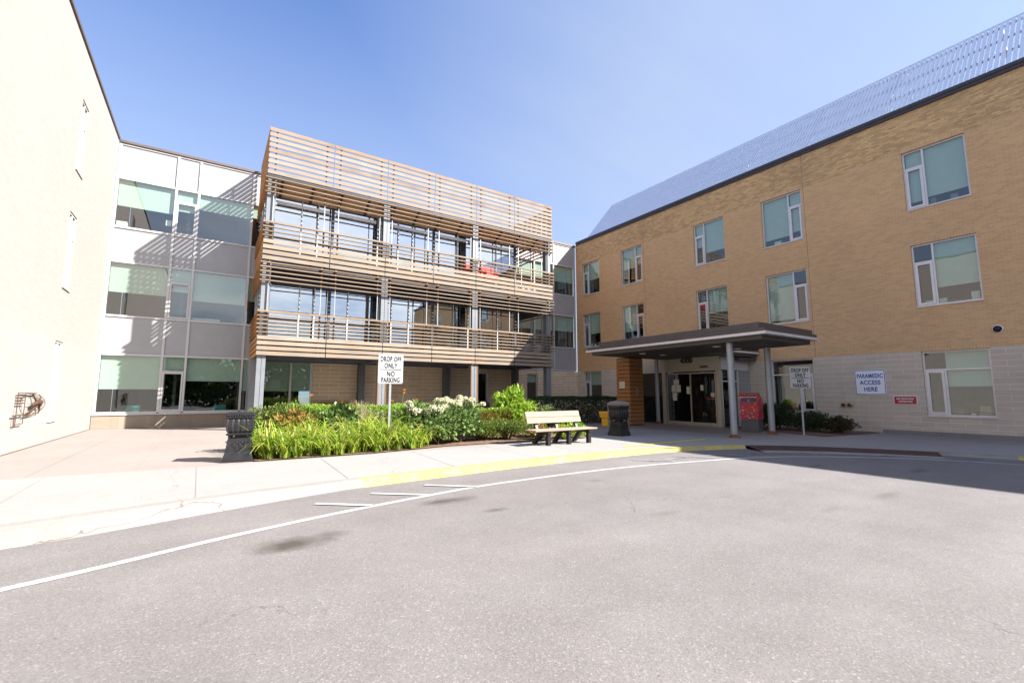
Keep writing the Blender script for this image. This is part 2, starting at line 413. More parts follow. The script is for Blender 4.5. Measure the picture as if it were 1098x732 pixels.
# ------------------------------------------------------------------ terrain
ROAD = -.12
def gz(x): return -.0065*max(0.0, x-8)
T = [(-8,6.1),(-5,6.75),(-3.2,7.1),(-1.8,7.36),(-.65,7.63),(.6,7.86),(1.98,8.05),(3.95,8.23),(5.8,8.35),(8.0,8.38),(10.04,8.32),(11.3,8.09),(12.2,7.83),(12.95,7.55),
     (13.6,7.15),(14.4,6.35),(15.1,5.4),(15.75,4.25),(16.05,3.5),(16.3,2.8),(16.6,1.5),(16.85,-1),(16.9,-6),(16.9,-22)]
g = MB()
g.quad([(-250,-250,ROAD-.004),(250,-250,ROAD-.004),(250,250,ROAD-.004),(-250,250,ROAD-.004)])
struct(g.build('ground', M['asphalt']))
def sheet(name, poly, dz, mat, thick=0):
    """flat sheet following gz, split at x=8"""
    mb = MB()
    def clip(pl, keep):
        out = []
        for i in range(len(pl)):
            a, b = pl[i], pl[(i+1) % len(pl)]
            ia, ib = keep(a), keep(b)
            if ia: out.append(a)
            if ia != ib:
                t = (8-a[0])/(b[0]-a[0]); out.append((8, a[1]+(b[1]-a[1])*t))
        return out
    for keep in (lambda p: p[0] <= 8, lambda p: p[0] > 8):
        pl = clip(poly, keep)
        if len(pl) >= 3: mb.quad([(x,y,gz(x)+dz) for x,y in pl])
    return mb.build(name, mat)
back = [(23.2,-22),(23.2,27),(-8,27)]
# the pinkish court reaches the walls; the pale walk lies along the curb
struct(sheet('courtyard_paving', [(-8,9.0)] + [(-.2,9.3),(8,9.4),(12,9.2),(16,8.0),(17.5,5),(18,-22)] + back, 0, M['court']))
walk = T[:] + [(20.25,-22),(20.25,8.05),(16.4,9.0),(15.95,11.5),(15.7,14.1),(12.6,14.0),(11.6,11.75),(9.6,11.35),(5,11.28),(.3,11.24),(-8,11.52)]
struct(sheet('sidewalk', walk, .004, M['walk']))
bed = [(.9,11.42),(3.4,11.36),(5.6,11.75),(8.2,11.62),(10.6,11.52),(11.1,12.2),(10.9,13.5),(9.8,16.6),(.5,16.6)]
struct(sheet('planting_bed', bed, .022, M['mulch']))
bed2 = [(18.4,7.6),(22.5,7.3),(22.5,12.3),(19.6,12.3),(19.1,9.6)]
struct(sheet('planting_bed', bed2, .022, M['mulch']))
# joints in the paving
jm = MB()
def jl(a, b, w=.009):
    d = Vector((b[0]-a[0], b[1]-a[1], 0)).normalized(); n = Vector((-d.y, d.x, 0))*w/2
    jm.quad([(p[0]+s*n.x, p[1]+s*n.y, gz(p[0])+.008) for p, s in ((a,-1),(b,-1),(b,1),(a,1))])
for a, b in (((-.12,11.2),(-.07,7.95)), ((2.2,11.2),(2.09,8.3)), ((4.4,11.3),(4.19,8.4)), ((6.5,11.5),(6.4,8.5)), ((8.0,11.5),(8.05,8.5)), ((10.2,11.4),(10.4,8.5)),
             ((12.6,13.8),(12.9,7.8)), ((14.3,13.9),(15.0,6.0)), ((-2.3,11.3),(-2.2,7.6)), ((20.2,5.6),(15.4,5.2)), ((20.2,2.6),(16.4,2.8)), ((8.0,13.9),(8,13.95)),
             ((15.9,11.6),(12.3,11.6)), ((20.2,-1),(17,-1))): jl(a, b)
for y in (13.6,16,18.4,20.8,23.2): jl((-4,y),(.4,y-.1),.006)
for x in (-2.6,-1.1): jl((x,11.5),(x-.05,25.2),.006)
for y in (10.6,13,15.4): jl((16.0,y),(19.9,y),.010)
for x in (17,18.5): jl((x,9.2),(x,15.3),.010)
jl((20.25,8.0),(22.4,8.0)); jl((20.25,4.0),(22.4,4.0)); jl((20.25,0.5),(22.4,.5))
struct(jm.build('paving_joints', M['joint']))

def offs(P, i, w):
    a = Vector(P[max(i-1,0)]); b = Vector(P[min(i+1,len(P)-1)])
    d = (b-a).normalized(); n = Vector((d.y, -d.x))
    return (P[i][0]+n.x*w, P[i][1]+n.y*w)
def densify(P, k=6):
    out = []
    for i in range(len(P)-1):
        p0 = Vector(P[max(i-1,0)]); p1 = Vector(P[i]); p2 = Vector(P[i+1]); p3 = Vector(P[min(i+2,len(P)-1)])
        for j in range(k):
            t = j/k
            q = .5*((2*p1)+(-p0+p2)*t+(2*p0-5*p1+4*p2-p3)*t*t+(-p0+3*p1-3*p2+p3)*t**3)
            out.append((q.x,q.y))
    out.append(P[-1]); return out
def cw(x):   # the kerb is a wide worn roll on the left and steepens to the right
    return .55 if x < -1 else max(.07, .55-(x+1)*.16)
def curb(name, i0, i1, mat, top):
    mb = MB(); P = T
    seg = []
    for i in range(i0, i1+1):
        x, y = P[i]; w = cw(x)
        ix = offs(P, i, -top); m1 = offs(P, i, w*.25); o2 = offs(P, i, w); 
        seg.append([(ix[0],ix[1],gz(ix[0])+.009),(x,y,gz(x)+.009),(m1[0],m1[1],gz(x)-.02),(o2[0],o2[1],ROAD-.03)])
    for a, b in zip(seg, seg[1:]):
        for k in range(3): mb.quad([a[k], b[k], b[k+1], a[k+1]])
    return struct(mb.build(name, mat))
Tc = T; T = densify(Tc, 6)
iy = next(i for i, p in enumerate(T) if p[0] > 2.0)
ip = next(i for i, p in enumerate(T) if p[0] > 12.95)
iq = next(i for i, p in enumerate(T) if p[0] > 15.85)
ir = next(i for i, p in enumerate(T) if p[0] > 16.33)
curb('curb', 0, iy, M['curbc'], .16)
curb('yellow_curb', iy, ip, M['yellow'], .16)
curb('curb', iq, ir, M['curbc'], .16)
curb('yellow_curb', ir, len(T)-1, M['yellow'], .16)
kj = MB()
for i in range(0, ip):
    p0, p1 = offs(T,i,-.17), offs(T,i+1,-.17); q0, q1 = offs(T,i,-.155), offs(T,i+1,-.155)
    z = lambda p: gz(p[0])+.0125
    kj.quad([(*p0,z(p0)),(*p1,z(p1)),(*q1,z(q1)),(*q0,z(q0))])
struct(kj.build('paving_joints', M['joint']))
# dropped ramp with its rusted plate
mb = MB(); mc = MB()
for i in range(ip, iq):
    a = T[i], offs(T,i,.62), offs(T,i,.85); b = T[i+1], offs(T,i+1,.62), offs(T,i+1,.85)
    z = lambda p: gz(p[0])+.009
    mb.quad([(*a[0],z(a[0])), (*b[0],z(b[0])), (*b[1],ROAD+.022), (*a[1],ROAD+.022)])
    mc.quad([(*a[1],ROAD+.021), (*b[1],ROAD+.021), (*b[2],ROAD-.004), (*a[2],ROAD-.004)])
tag(mb.build('tactile_plate', M['plate']), 'rusted dark brown tactile plate along the dropped kerb', 'tactile plate')
struct(mc.build('ramp_lip', M['curbc']))

# road paint
def strip(path, w, z, name, mat):
    mb = MB(); P = densify(path, 5) if len(path) > 2 else path
    L = [offs(P,i,-w/2) for i in range(len(P))]; Q = [offs(P,i,w/2) for i in range(len(P))]
    for i in range(len(P)-1): mb.quad([(*L[i],z),(*Q[i],z),(*Q[i+1],z),(*L[i+1],z)])
    return struct(mb.build(name, mat))
strip([(-6,4.3),(-3.2,4.95),(-1.31,5.52),(-.65,5.75),(.32,6.14),(1.76,6.57),(3.71,6.98),(4.92,7.08),(6.8,7.10),(8.38,6.96),(10.08,6.66),(11.3,6.40),(12.45,5.86),(13.34,5.2),(14.5,4.0),(15.2,2.6),(15.6,.5)], .11, ROAD, 'white_line', M['line'])
strip([(9.2,7.32),(11.0,7.15),(12.4,6.55),(13.6,5.55),(14.9,4.3),(15.5,3.2),(16.0,1.5)], .07, ROAD+.004, 'faded_line', M['faded_line'])
for k, (a, b) in enumerate((((1.37,7.21),(2.02,6.66)), ((2.24,7.45),(2.94,6.86)), ((3.21,7.61),(3.91,6.98)), ((8.55,7.72),(9.2,7.0)), ((9.9,7.6),(10.6,6.72)), ((11.0,7.3),(11.7,6.4)))):
    strip([a, b], .10 if k < 3 else .08, ROAD+.008, 'bay_mark', M['line'] if k < 3 else M['faded_line'])
mb = MB()
mb.quad([(9.7,8.97,gz(9.7)+.012),(13.7,9.13,gz(13.7)+.012),(13.7,9.27,gz(13.7)+.012),(9.7,9.10,gz(9.7)+.012)])
struct(mb.build('yellow_stripe', M['yellow_line']))

# ------------------------------------------------------------------ walls
def wall_mb(mp, u0, u1, v0, v1, holes, thick, bands, rev=None):
    """front skin, back skin and reveals of a wall with openings; bands = [(v_top, mat_index)]"""
    mb = MB(mp)
    us = sorted({u0,u1} | {h[0] for h in holes} | {h[1] for h in holes})
    vs = sorted({v0,v1} | {h[2] for h in holes} | {h[3] for h in holes} | {b[0] for b in bands if v0 < b[0] < v1})
    inh = lambda u, v: any(h[0] < u < h[1] and h[2] < v < h[3] for h in holes)
    for a, b in zip(us, us[1:]):
        for c, d in zip(vs, vs[1:]):
            if inh((a+b)/2, (c+d)/2): continue
            mi = next(m for t, m in bands if (c+d)/2 < t)
            mb.quad([(a,c,0),(b,c,0),(b,d,0),(a,d,0)], mi)
            mb.quad([(a,c,-thick),(b,c,-thick),(b,d,-thick),(a,d,-thick)], mi)
    for h in holes:
        mi = next(m for t, m in bands if (h[2]+h[3])/2 < t)
        for p, q in (((h[0],h[2]),(h[1],h[2])), ((h[1],h[2]),(h[1],h[3])), ((h[1],h[3]),(h[0],h[3])), ((h[0],h[3]),(h[0],h[2]))):
            mb.quad([(*p,0),(*q,0),(*q,-thick),(*p,-thick)], mi)
    for p, q in (((u0,v1),(u1,v1)), ((u0,v0),(u0,v1)), ((u1,v0),(u1,v1))):
        mb.quad([(*p,0),(*q,0),(*q,-thick),(*p,-thick)], bands[-1][1])
    return mb

RW = random.Random(17)
def window(mp, root, h, narrow, blind=.5, full_transom=False, rec=.10, mat='alu', glass='glass', blind_narrow=None, label=None):
    """aluminium window: thin frame, one wide light, one narrow casement under a small transom. narrow = 'lo' / 'hi' end of u, or None"""
    u0, u1, v0, v1 = h; e = .003; u0 += e; u1 -= e; v0 += e; v1 -= e
    f = .055; w0, w1 = -rec-.06, -rec+.02
    fr = MB(mp)
    fr.box(u0,u1,v0,v0+f,w0,w1); fr.box(u0,u1,v1-f,v1,w0,w1)
    fr.box(u0,u0+f,v0+f,v1-f,w0,w1); fr.box(u1-f,u1,v0+f,v1-f,w0,w1)
    fr.box(u0-.02,u1+.02,v0-.03,v0-.004,-.14,.035)      # sill flashing
    cas = None
    tz = v0 + (v1-v0)*.70
    if narrow:
        nw = .58 if (u1-u0) > 1.2 else .4
        a, b = (u0+f, u0+nw) if narrow == 'lo' else (u1-nw, u1-f)
        mu = b if narrow == 'lo' else a-.06
        if full_transom:
            fr.box(u0+f,u1-f,tz,tz+.06,w0,w1-.004); fr.box(mu,mu+.06,v0+f,tz,w0,w1-.002)
        else:
            fr.box(mu,mu+.06,v0+f,v1-f,w0,w1-.002); fr.box(a,b,tz,tz+.06,w0,w1-.004)
        cas = (a,b,v0+f,tz)
    o = fr.build('window', M[mat], root)
    if label: o['label'] = label
    if cas:
        a,b,c,d = cas; cf = MB(mp); t = .085
        cf.box(a+.003,b-.003,c+.003,c+t,w0+.01,w1+.02); cf.box(a+.003,b-.003,d-t,d-.003,w0+.01,w1+.02)
        cf.box(a+.003,a+t,c+t,d-t,w0+.01,w1+.02); cf.box(b-t,b-.003,c+t,d-t,w0+.01,w1+.02)
        cf.build('casement', M[mat], o)
    gp = MB(mp); gp.quad([(u0+.02,v0+.02,-rec-.02),(u1-.02,v0+.02,-rec-.02),(u1-.02,v1-.02,-rec-.02),(u0+.02,v1-.02,-rec-.02)])
    gp.build('pane', M[glass], o)
    if blind:
        bl = MB(mp)
        if cas:
            a, b = cas[0], cas[1]
            ru = (b+.03, u1-.03) if narrow == 'lo' else (u0+.03, a-.03)
            bl.box(ru[0],ru[1],v1-(v1-v0)*blind,v1-.03,-rec-.125,-rec-.12)
            bn = blind if blind_narrow is None else blind_narrow
            if bn: bl.box(a,b,v1-(v1-v0)*bn,v1-.03,-rec-.125,-rec-.12)
        else:
            bl.box(u0+.02,u1-.02,v1-(v1-v0)*blind,v1-.03,-rec-.125,-rec-.12)
        bl.build('blind', M['blind'], o)
    if blind and (u1-u0) > 1.2:
        it_ = MB(mp); q = u0+.1+RW.uniform(0,.2)
        while q < u1-.3:
            ww = RW.uniform(.06,.34); hh = RW.uniform(.06,.34)
            if RW.random() < .75: it_.box(q, q+ww, v0+f, v0+f+hh, -rec-.45-RW.uniform(0,.3), -rec-.28, RW.choice((0,0,1,2,3)))
            q += ww+RW.uniform(.02,.2)
        it_.box(u0+.02, u1-.02, v0+f-.03, v0+f-.003, -rec-.75, -rec-.13, 0)
        it_.build('ledge_clutter', [M['dark_metal'],M['paper'],M['room_pale'],M['desk']], o)
    return o

# --- right brick building: face on x=22.5
XR = 22.5
mR = lambda u, v, w: (XR-w, u, v)
rb = thing('brick_building', 'three storey buff brick building in shade with metal louvre screen on its roof', 'building', (24,8,-.1))
YS = [(3.97,5.81,'hi'), (9.55,11.41,'lo'), (13.42,15.26,'hi'), (19.0,20.78,'lo'), (22.85,24.62,'hi')]
YS2 = [(3.97,5.81,'hi'), (9.55,11.41,'lo'), (13.42,15.26,'hi'), (19.0,20.78,'lo'), (22.85,24.62,'hi')]
ZW = [(.64,3.04), (4.76,7.18), (8.60,10.98)]
holesR = []
wins = []
for k, (z0, z1) in enumerate(ZW):
    for j, (a, b, nr) in enumerate(YS):
        if k == 0 and j in (2, 3): continue
        holesR.append((a,b,z0,z1)); wins.append((k,j,(a,b,z0,z1),nr))
for k, (z0, z1) in enumerate(ZW):      # the run of wall toward the viewer
    for a in (-1.8, -7.4): holesR.append((a,a+1.84,z0,z1)); wins.append((k,9,(a,a+1.84,z0,z1),'hi'))
holesR.append((12.6,17.2,-.3,3.2))
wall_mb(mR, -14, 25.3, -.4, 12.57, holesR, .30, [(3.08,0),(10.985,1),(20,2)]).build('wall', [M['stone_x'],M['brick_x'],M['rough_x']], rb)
bl_h = {(2,0):(.83,.86), (1,0):(.72,.0), (0,0):(.55,.0), (2,1):(.84,.8), (1,1):(.92,.0), (0,1):(.0,.0), (2,2):(.72,.55), (1,2):(.55,0), (2,3):(.55,.5), (1,3):(.7,0), (2,4):(.55,.5), (1,4):(.6,.4), (0,4):(.4,.3)}
for k, j, h, nr in wins:
    b = bl_h.get((k,j), (.5,.4))
    window(mR, rb, h, nr, b[0], full_transom=(k == 0 and j < 4), blind_narrow=b[1])
# soldier courses, control joints, fascia, plinth
for k, j, h, nr in wins:
    lin = MB(mR); lin.box(h[0],h[1],h[3]+.002,h[3]+.215,-.02,.004); lin.build('brick_lintel', M['sold_x'], rb)
for y in (9.44, 18.86, 1.2):
    cj = MB(mR); cj.box(y-.008,y+.008,3.08,12.56,-.02,.003); cj.build('control_joint', M['joint'], rb)
fa = MB(mR); fa.box(-14.1,25.2,12.572,12.80,-.4,.07); fa.box(-14.1,25.2,12.70,12.83,-.5,.10)
fa.build('fascia', M['dark_metal'], rb)
pl = MB(mR); pl.box(-14,7.2,-.4,.06,-.02,.05); pl.build('plinth', M['curbc'], rb)
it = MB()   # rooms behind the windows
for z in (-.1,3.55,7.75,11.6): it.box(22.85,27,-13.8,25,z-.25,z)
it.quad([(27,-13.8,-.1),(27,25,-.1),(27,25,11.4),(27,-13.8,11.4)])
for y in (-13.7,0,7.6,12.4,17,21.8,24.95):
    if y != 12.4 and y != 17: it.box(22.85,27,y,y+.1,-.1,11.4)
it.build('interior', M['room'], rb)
ro = MB(); ro.box(22.82,34,-14,25.25,12.3,12.5); ro.quad([(34,-14,-.3),(34,25,-.3),(34,25,12.3),(34,-14,12.3)])
ro.quad([(22.8,-14,-.3),(34,-14,-.3),(34,-14,12.3),(22.8,-14,12.3)])
ro.build('roof', M['dark_metal'], rb)
# inclined louvre screen on the roof
rs = MB()
A = Vector((22.75,0,12.86)); B = Vector((25.55,0,16.15)); dd = (B-A).normalized(); nn = Vector((-dd.z,0,dd.x))
y = -13.9
while y < 24.25:
    p = [A+nn*-.01, A+nn*.06, B+nn*.06, B+nn*-.01]
    pts = []
    for q in p: pts += [(q.x, y, q.z)]
    for q in p: pts += [(q.x, y+.105, q.z)]
    rs.raw(pts, [(0,1,2,3),(7,6,5,4),(0,4,5,1),(1,5,6,2),(2,6,7,3),(3,7,4,0)])
    y += .155
q = B+nn*.025
rs.raw([(q.x-.03,-13.95,q.z-.02),(q.x+.03,-13.95,q.z-.02),(q.x+.03,24.35,q.z-.02),(q.x-.03,24.35,q.z-.02),(q.x-.03,-13.95,q.z+.035),(q.x+.03,-13.95,q.z+.035),(q.x+.03,24.35,q.z+.035),(q.x-.03,24.35,q.z+.035)], [(0,3,2,1),(4,5,6,7),(0,1,5,4),(1,2,6,5),(2,3,7,6),(3,0,4,7)])
sf = rs.build('louvre_fins', M['screen'], rb)
rr = MB()
for t in (.03,.36,.66,.95):
    q = A+(B-A)*t - nn*.06
    rr.box(q.x-.03,q.x+.03,-13.95,24.3,q.z-.04,q.z+.04)
y = -12
while y < 24.3:
    q = B - nn*.12
    rr.tube([(A.x+.15,y,A.z-.1),(q.x,y,q.z)], .05, 6); rr.tube([(q.x,y,q.z),(q.x+.9,y,12.5)], .04, 6)
    y += 3.02
rr.build('louvre_rails', M['screen'], rb)

# --- left brick building: face on x=-4
mL = lambda u, v, w: (-4.0+w, u, v)
lb = thing('brick_building', 'sunlit brick wing with narrow windows at the left edge', 'building', (-6,12,0))
holesL = []; wl = []
for z0, z1 in ((.63,3.08), (4.74,7.18), (8.58,10.95)):
    for a, b in ((19.12,19.98),):
        holesL.append((a,b,z0,z1)); wl.append((a,b,z0,z1))
wall_mb(mL, -9, 25.28, -.4, 12.52, holesL, .35, [(3.12,0),(20,1)]).build('wall', [M['sunlit_stone_x'],M['sunlit_brick_x']], lb)
for h in wl:
    window(mL, lb, h, 'hi', .5, rec=.045, mat='white_alu')
ft = MB(mL); ft.box(-9,25.15,.0,.022,-.01,.014); ft.build('wall_foot', M['bark'], lb)
cp = MB(mL); cp.box(-9.1,25.2,12.522,12.62,-.4,.05); cp.build('coping', M['coping'], lb)
bk = MB(); bk.quad([(-5.4,-9,-.3),(-5.4,25,-.3),(-5.4,25,12.4),(-5.4,-9,12.4)]); bk.quad([(-4.36,-9,12.4),(-4.36,25.2,12.4),(-12,25.2,12.4),(-12,-9,12.4)])
bk.quad([(-12,-9,-.3),(-4.36,-9,-.3),(-4.36,-9,12.4),(-12,-9,12.4)])
bk.build('interior', M['room'], lb)

# --- middle glazed wing: face on y=25.3
YG = 25.3
mG = lambda u, v, w: (u, YG-w, v)
gb = thing('glazed_building', 'glass and pale panel wing joining the two brick buildings', 'building', (9,27,0))
ROWS = [(.66,3.12,'g'), (3.12,4.77,'p'), (4.77,7.13,'g'), (7.13,8.66,'p'), (8.66,10.86,'g'), (10.86,12.42,'p')]
def facade(u0, u1, mull, narrow, blinds, zmin=.66, noglass1=False):
    """one bay strip of curtain wall; every glazed light is a window with its pane and blind"""
    mu = [u0] + mull + [u1]
    fr = MB(mG)
    for i, u in enumerate(mu):
        fr.box(u-.045,u+.045,zmin,12.42,-.10,.03)
    for v in sorted({r[0] for r in ROWS} | {12.42}):
        if v >= zmin-.01:
            for a, b in zip(mu, mu[1:]): fr.box(a+.045,b-.045,v-.04,v+.04,-.10,.025)
    fr.build('mullion_frame', M['white_alu'], gb)
    for r, (z0, z1, t) in enumerate(ROWS):
        if z0 < zmin-.01: continue
        for i, (a, b) in enumerate(zip(mu, mu[1:])):
            A0, B0, C0, D0 = a+.045, b-.045, z0+.04, z1-.04
            if t == 'p':
                p = MB(mG); p.box(A0,B0,C0,D0,-.09,-.02); p.build('spandrel_panel', M['panel'], gb)
            else:
                p = MB(mG); p.quad([(A0,C0,-.03),(B0,C0,-.03),(B0,D0,-.03),(A0,D0,-.03)])
                o = p.build('pane', M['glass_wing'] if r > 0 else M['glass'], gb)
                bh = blinds.get((r,i), .5)
                if i in narrow:
                    tz = C0+(D0-C0)*.72; w = MB(mG); q = .075
                    w.box(A0,B0,tz,tz+.05,-.08,.02)
                    w.box(A0+.01,B0-.01,C0+.01,C0+q,-.08,.045); w.box(A0+.01,B0-.01,tz-q,tz-.004,-.08,.045)
                    w.box(A0+.01,A0+q,C0+q,tz-q,-.08,.045); w.box(B0-q,B0-.01,C0+q,tz-q,-.08,.045)
                    w.build('casement', M['white_alu'], o)
                if bh:
                    w = MB(mG); w.box(A0+.01,B0-.01,D0-(D0-C0)*bh,D0,-.145,-.14); w.build('blind', M['blind'], o)
facade(-3.93, 1.98, [-1.84,-.98,1.22], (1,), {(0,0):.60,(0,1):.28,(0,2):.44,(0,3):.62,(2,0):.56,(2,1):.45,(2,2):.60,(2,3):.5,(4,0):.55,(4,1):.45,(4,2):.34,(4,3):.3})
facade(16.95, 22.36, [18.6,20.32], (), {(2,0):.5,(2,1):.5,(2,2):.48,(4,0):.5,(4,1):.5,(4,2):.55}, zmin=3.12)
# ground floor, tucked under the balconies
fr = MB(mG)
for u in (2.06,3.36,4.34): fr.box(u-.045,u+.045,.66,3.12,-.10,.03)
for a, b in ((2.105,3.315),(3.405,4.295)):
    fr.box(a,b,.62,.70,-.1,.025); fr.box(a,b,3.04,3.12,-.1,.025)
fr.build('mullion_frame', M['white_alu'], gb)
for a, b, bl in ((2.105,3.315,.62),(3.405,4.295,.62)):
    p = MB(mG); p.quad([(a,.70,-.03),(b,.70,-.03),(b,3.04,-.03),(a,3.04,-.03)]); o = p.build('pane', M['glass'], gb)
    w = MB(mG); w.box(a,b,3.04-2.34*bl,3.04,-.145,-.14); w.build('blind', M['blind'], o)
sb = MB(mG); sb.box(-3.98,4.38,-.2,.56,-.14,.05); sb.build('stone_base', M['sill_stone'], gb)
sl = MB(mG); sl.box(-3.98,4.38,.563,.617,-.14,.09); sl.build('sill', M['white_alu'], gb)
gh = [(14.0,14.9,-.1,2.82), (17.95,18.85,.9,2.82)]
wall_mb(mG, 4.4, 22.5, -.3, 3.06, gh, .28, [(20,0)]).build('wall', [M['stone_y']], gb)
bd = MB(mG); bd.box(4.4,16.9,3.063,3.115,-.2,.03); bd.build('head_flashing', M['alu'], gb)
dr = MB(mG); dr.box(14.003,14.06,-.1,2.817,-.16,-.05); dr.box(14.80,14.897,-.1,2.817,-.16,.02); dr.box(14.06,14.80,2.73,2.817,-.16,-.05)
do = dr.build('door', M['alu'], gb)
p = MB(mG); p.quad([(14.06,-.1,-.12),(14.80,-.1,-.12),(14.80,2.73,-.12),(14.06,2.73,-.12)]); p.build('pane', M['dark_glass'], do)
window(mG, gb, gh[1], None, .3, rec=.10, mat='alu')
cp = MB(mG); cp.box(-3.98,22.42,12.462,12.57,-.5,.07); cp.box(-3.98,22.42,12.42,12.46,-.3,.04); cp.build('coping', M['coping'], gb)
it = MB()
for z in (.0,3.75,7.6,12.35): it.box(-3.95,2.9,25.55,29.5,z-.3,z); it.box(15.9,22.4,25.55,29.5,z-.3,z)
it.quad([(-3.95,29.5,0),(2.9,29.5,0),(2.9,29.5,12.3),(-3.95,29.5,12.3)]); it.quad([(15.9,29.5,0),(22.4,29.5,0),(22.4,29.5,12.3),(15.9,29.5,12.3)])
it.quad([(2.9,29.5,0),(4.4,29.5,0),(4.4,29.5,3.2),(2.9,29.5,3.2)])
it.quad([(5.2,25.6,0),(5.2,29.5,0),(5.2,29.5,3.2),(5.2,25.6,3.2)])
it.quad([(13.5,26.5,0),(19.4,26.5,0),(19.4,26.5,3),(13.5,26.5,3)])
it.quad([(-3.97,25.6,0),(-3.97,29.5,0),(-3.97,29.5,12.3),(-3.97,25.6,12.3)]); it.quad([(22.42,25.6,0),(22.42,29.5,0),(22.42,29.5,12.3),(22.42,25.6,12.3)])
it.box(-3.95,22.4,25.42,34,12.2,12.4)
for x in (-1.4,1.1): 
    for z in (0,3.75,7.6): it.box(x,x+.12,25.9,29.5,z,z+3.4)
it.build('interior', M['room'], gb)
fu = MB()
for x, z in ((-3.3,0),(-.5,0),(2.4,0),(-3.1,3.75),(.1,3.75),(-3.2,7.6),(.2,7.6)):
    fu.box(x,x+1.3,26.0,26.7,z+.72,z+.76); fu.box(x+.05,x+.1,26.05,26.65,z,z+.72); fu.box(x+1.2,x+1.25,26.05,26.65,z,z+.72)
fu.build('desks', M['desk'], gb)
fu = MB()
for x, z in ((-3.0,0),(.2,0),(2.9,0),(3.6,0)):
    fu.box(x,x+.5,25.75,26.1,z+.45,z+.95); fu.box(x+.05,x+.45,26.1,26.5,z+.42,z+.5)
fu.build('chairs', M['teal'], gb)
fu = MB(); fu.box(-3.86,-3.5,25.5,25.75,8.72,8.98); fu.box(-2.15,-1.95,25.48,25.5,9.1,9.35); fu.box(-.9,.2,25.5,25.52,4.85,4.95); fu.build('window_clutter', M['paper'], gb)

# ------------------------------------------------------------------ slatted balcony block
X0, X1, YF = 1.46, 16.82, 21.0
sbk = thing('slatted_balcony_block', 'two storey balcony block clad in weathered horizontal timber slats', 'balcony block', (9.1,23,0))
J = [1.46, 4.12, 6.62, 9.10, 11.56, 14.05, 16.82]
BANDS = [  # thin louvres (z list, is above), wide boards (z bottoms), height
    dict(wide=[10.77+.238*k for k in range(9)], wh=.160, thin=[9.93,10.14,10.35,10.56]),
    dict(wide=[7.03+.236*k for k in range(4)], wh=.162, thin=[6.12,6.31,6.50,6.69,6.88, 8.03,8.22,8.41,8.60]),
    dict(wide=[3.03+.215*k for k in range(4)], wh=.152, thin=[3.95,4.12,4.29,4.46,4.63,4.80]),
]
rn = random.Random(3)
for bi, bd in enumerate(BANDS):
    for a, b in zip(J, J[1:]):
        mb = MB(); aa, bb = a+.017, b-.017
        ea = .05 if a == J[0] else 0; eb = .06 if b == J[-1] else 0
        for z in bd['wide']:
            j = rn.uniform(-.005,.005)
            mb.box(aa,bb,YF+rn.uniform(-.004,.004),YF+.026,z+j,z+bd['wh']+j)
        for z in bd['thin']:
            h = .075 if abs(z-8.60) < .01 or abs(z-4.80) < .01 else .036
            mb.box(aa-ea-(.010 if a > 2 else 0),bb+eb+.010,YF-.05+rn.uniform(-.005,.005),YF+.04,z,z+h)
        mb.build('slat_panel', M['wood'], sbk)
    for xs, s in ((X0,1),(X1,-1)):
        for a, b in ((YF+.045,YF+2.15),(YF+2.16,YG-.13)):
            mb = MB()
            zs = [(z, bd['wh']) for z in bd['wide']] + [(z, .042) for z in bd['thin']]
            for z, h in zs:
                x = xs + s*(.02 if h > .1 else -.03) ; w = .038 if h > .1 else .11
                mb.box(min(x,x+s*w),max(x,x+s*w),a,b,z,z+h)
            mb.build('side_slat_panel', M['wood_side'], sbk)
for j, x in enumerate(J):
    for dx in (-.30,.30):
        xx = x+dx
        if j == 0 and dx < 0 or j == 6 and dx > 0: continue
        for z0, z1 in ((3.03,4.86),(6.10,8.68),(9.91,12.86)):
            mb = MB(); mb.box(xx-.03,xx+.03,YF+.042,YF+.10,z0,z1); mb.build('slat_upright', M['upright'], sbk)
        for z0, z1 in ((4.863,6.097),(8.683,9.907)):
            mb = MB(); mb.box(xx-.017,xx+.017,YF+.05,YF+.09,z0,z1); mb.build('steel_upright', M['galv'], sbk)
for xs, s in ((X0,1),(X1,-1)):
    for y in (YF+1.0,YF+2.1,YF+3.2):
        x = xs+s*.062
        mb = MB(); mb.box(min(x,x+s*.055),max(x,x+s*.055),y-.03,y+.03,3.03,12.86); mb.build('slat_upright', M['galv'], sbk)
for x in (1.68, 6.68, 11.58, 16.56):
    mb = MB()
    mb.box(x-.16,x-.02,YF+.115,YF+.16,0,10.72); mb.box(x+.02,x+.16,YF+.115,YF+.16,0,10.72)   # pair of channels
    mb.box(x-.02,x+.02,YF+.13,YF+.42,0,10.72); mb.box(x-.16,x+.16,YF+.42,YF+.46,0,10.72)
    o = mb.build('column', M['column_steel'], sbk)
    if x in (6.68, 11.58):
        w = MB(); w.box(x-.215,x-.162,YF+.10,YF+.17,0,3.02); w.box(x+.162,x+.215,YF+.10,YF+.17,0,3.02); w.build('timber_trim', M['upright'], o)
for x in (1.60, 6.70, 11.68, 16.60):
    mb = MB(); mb.box(x-.15,x+.15,24.55,25.0,0,3.02) if x > 2 else mb.box(x-.17,x+.17,23.2,24.9,.0,3.02)
    mb.build('column', M['dark_steel'] if x > 2 else M['column_steel'], sbk)
mb = MB(); mb.box(X0+.08,X1-.08,YF+.47,YG-.12,6.62,7.58); mb.box(X0+.08,X1-.08,YF+.12,YF+.468,6.75,7.0); mb.box(X0+.08,X1-.08,22.0,YG-.12,6.24,6.617); mb.box(X0+.08,X1-.08,YF+.12,YG-.12,3.13,3.68)
mb.build('floor_slab', M['dark_metal'], sbk)
mb = MB()
for y in (YF+.3,YF+2.3,YF+4.0): mb.box(X0+.1,X1-.1,y-.09,y+.09,3.01,3.127)
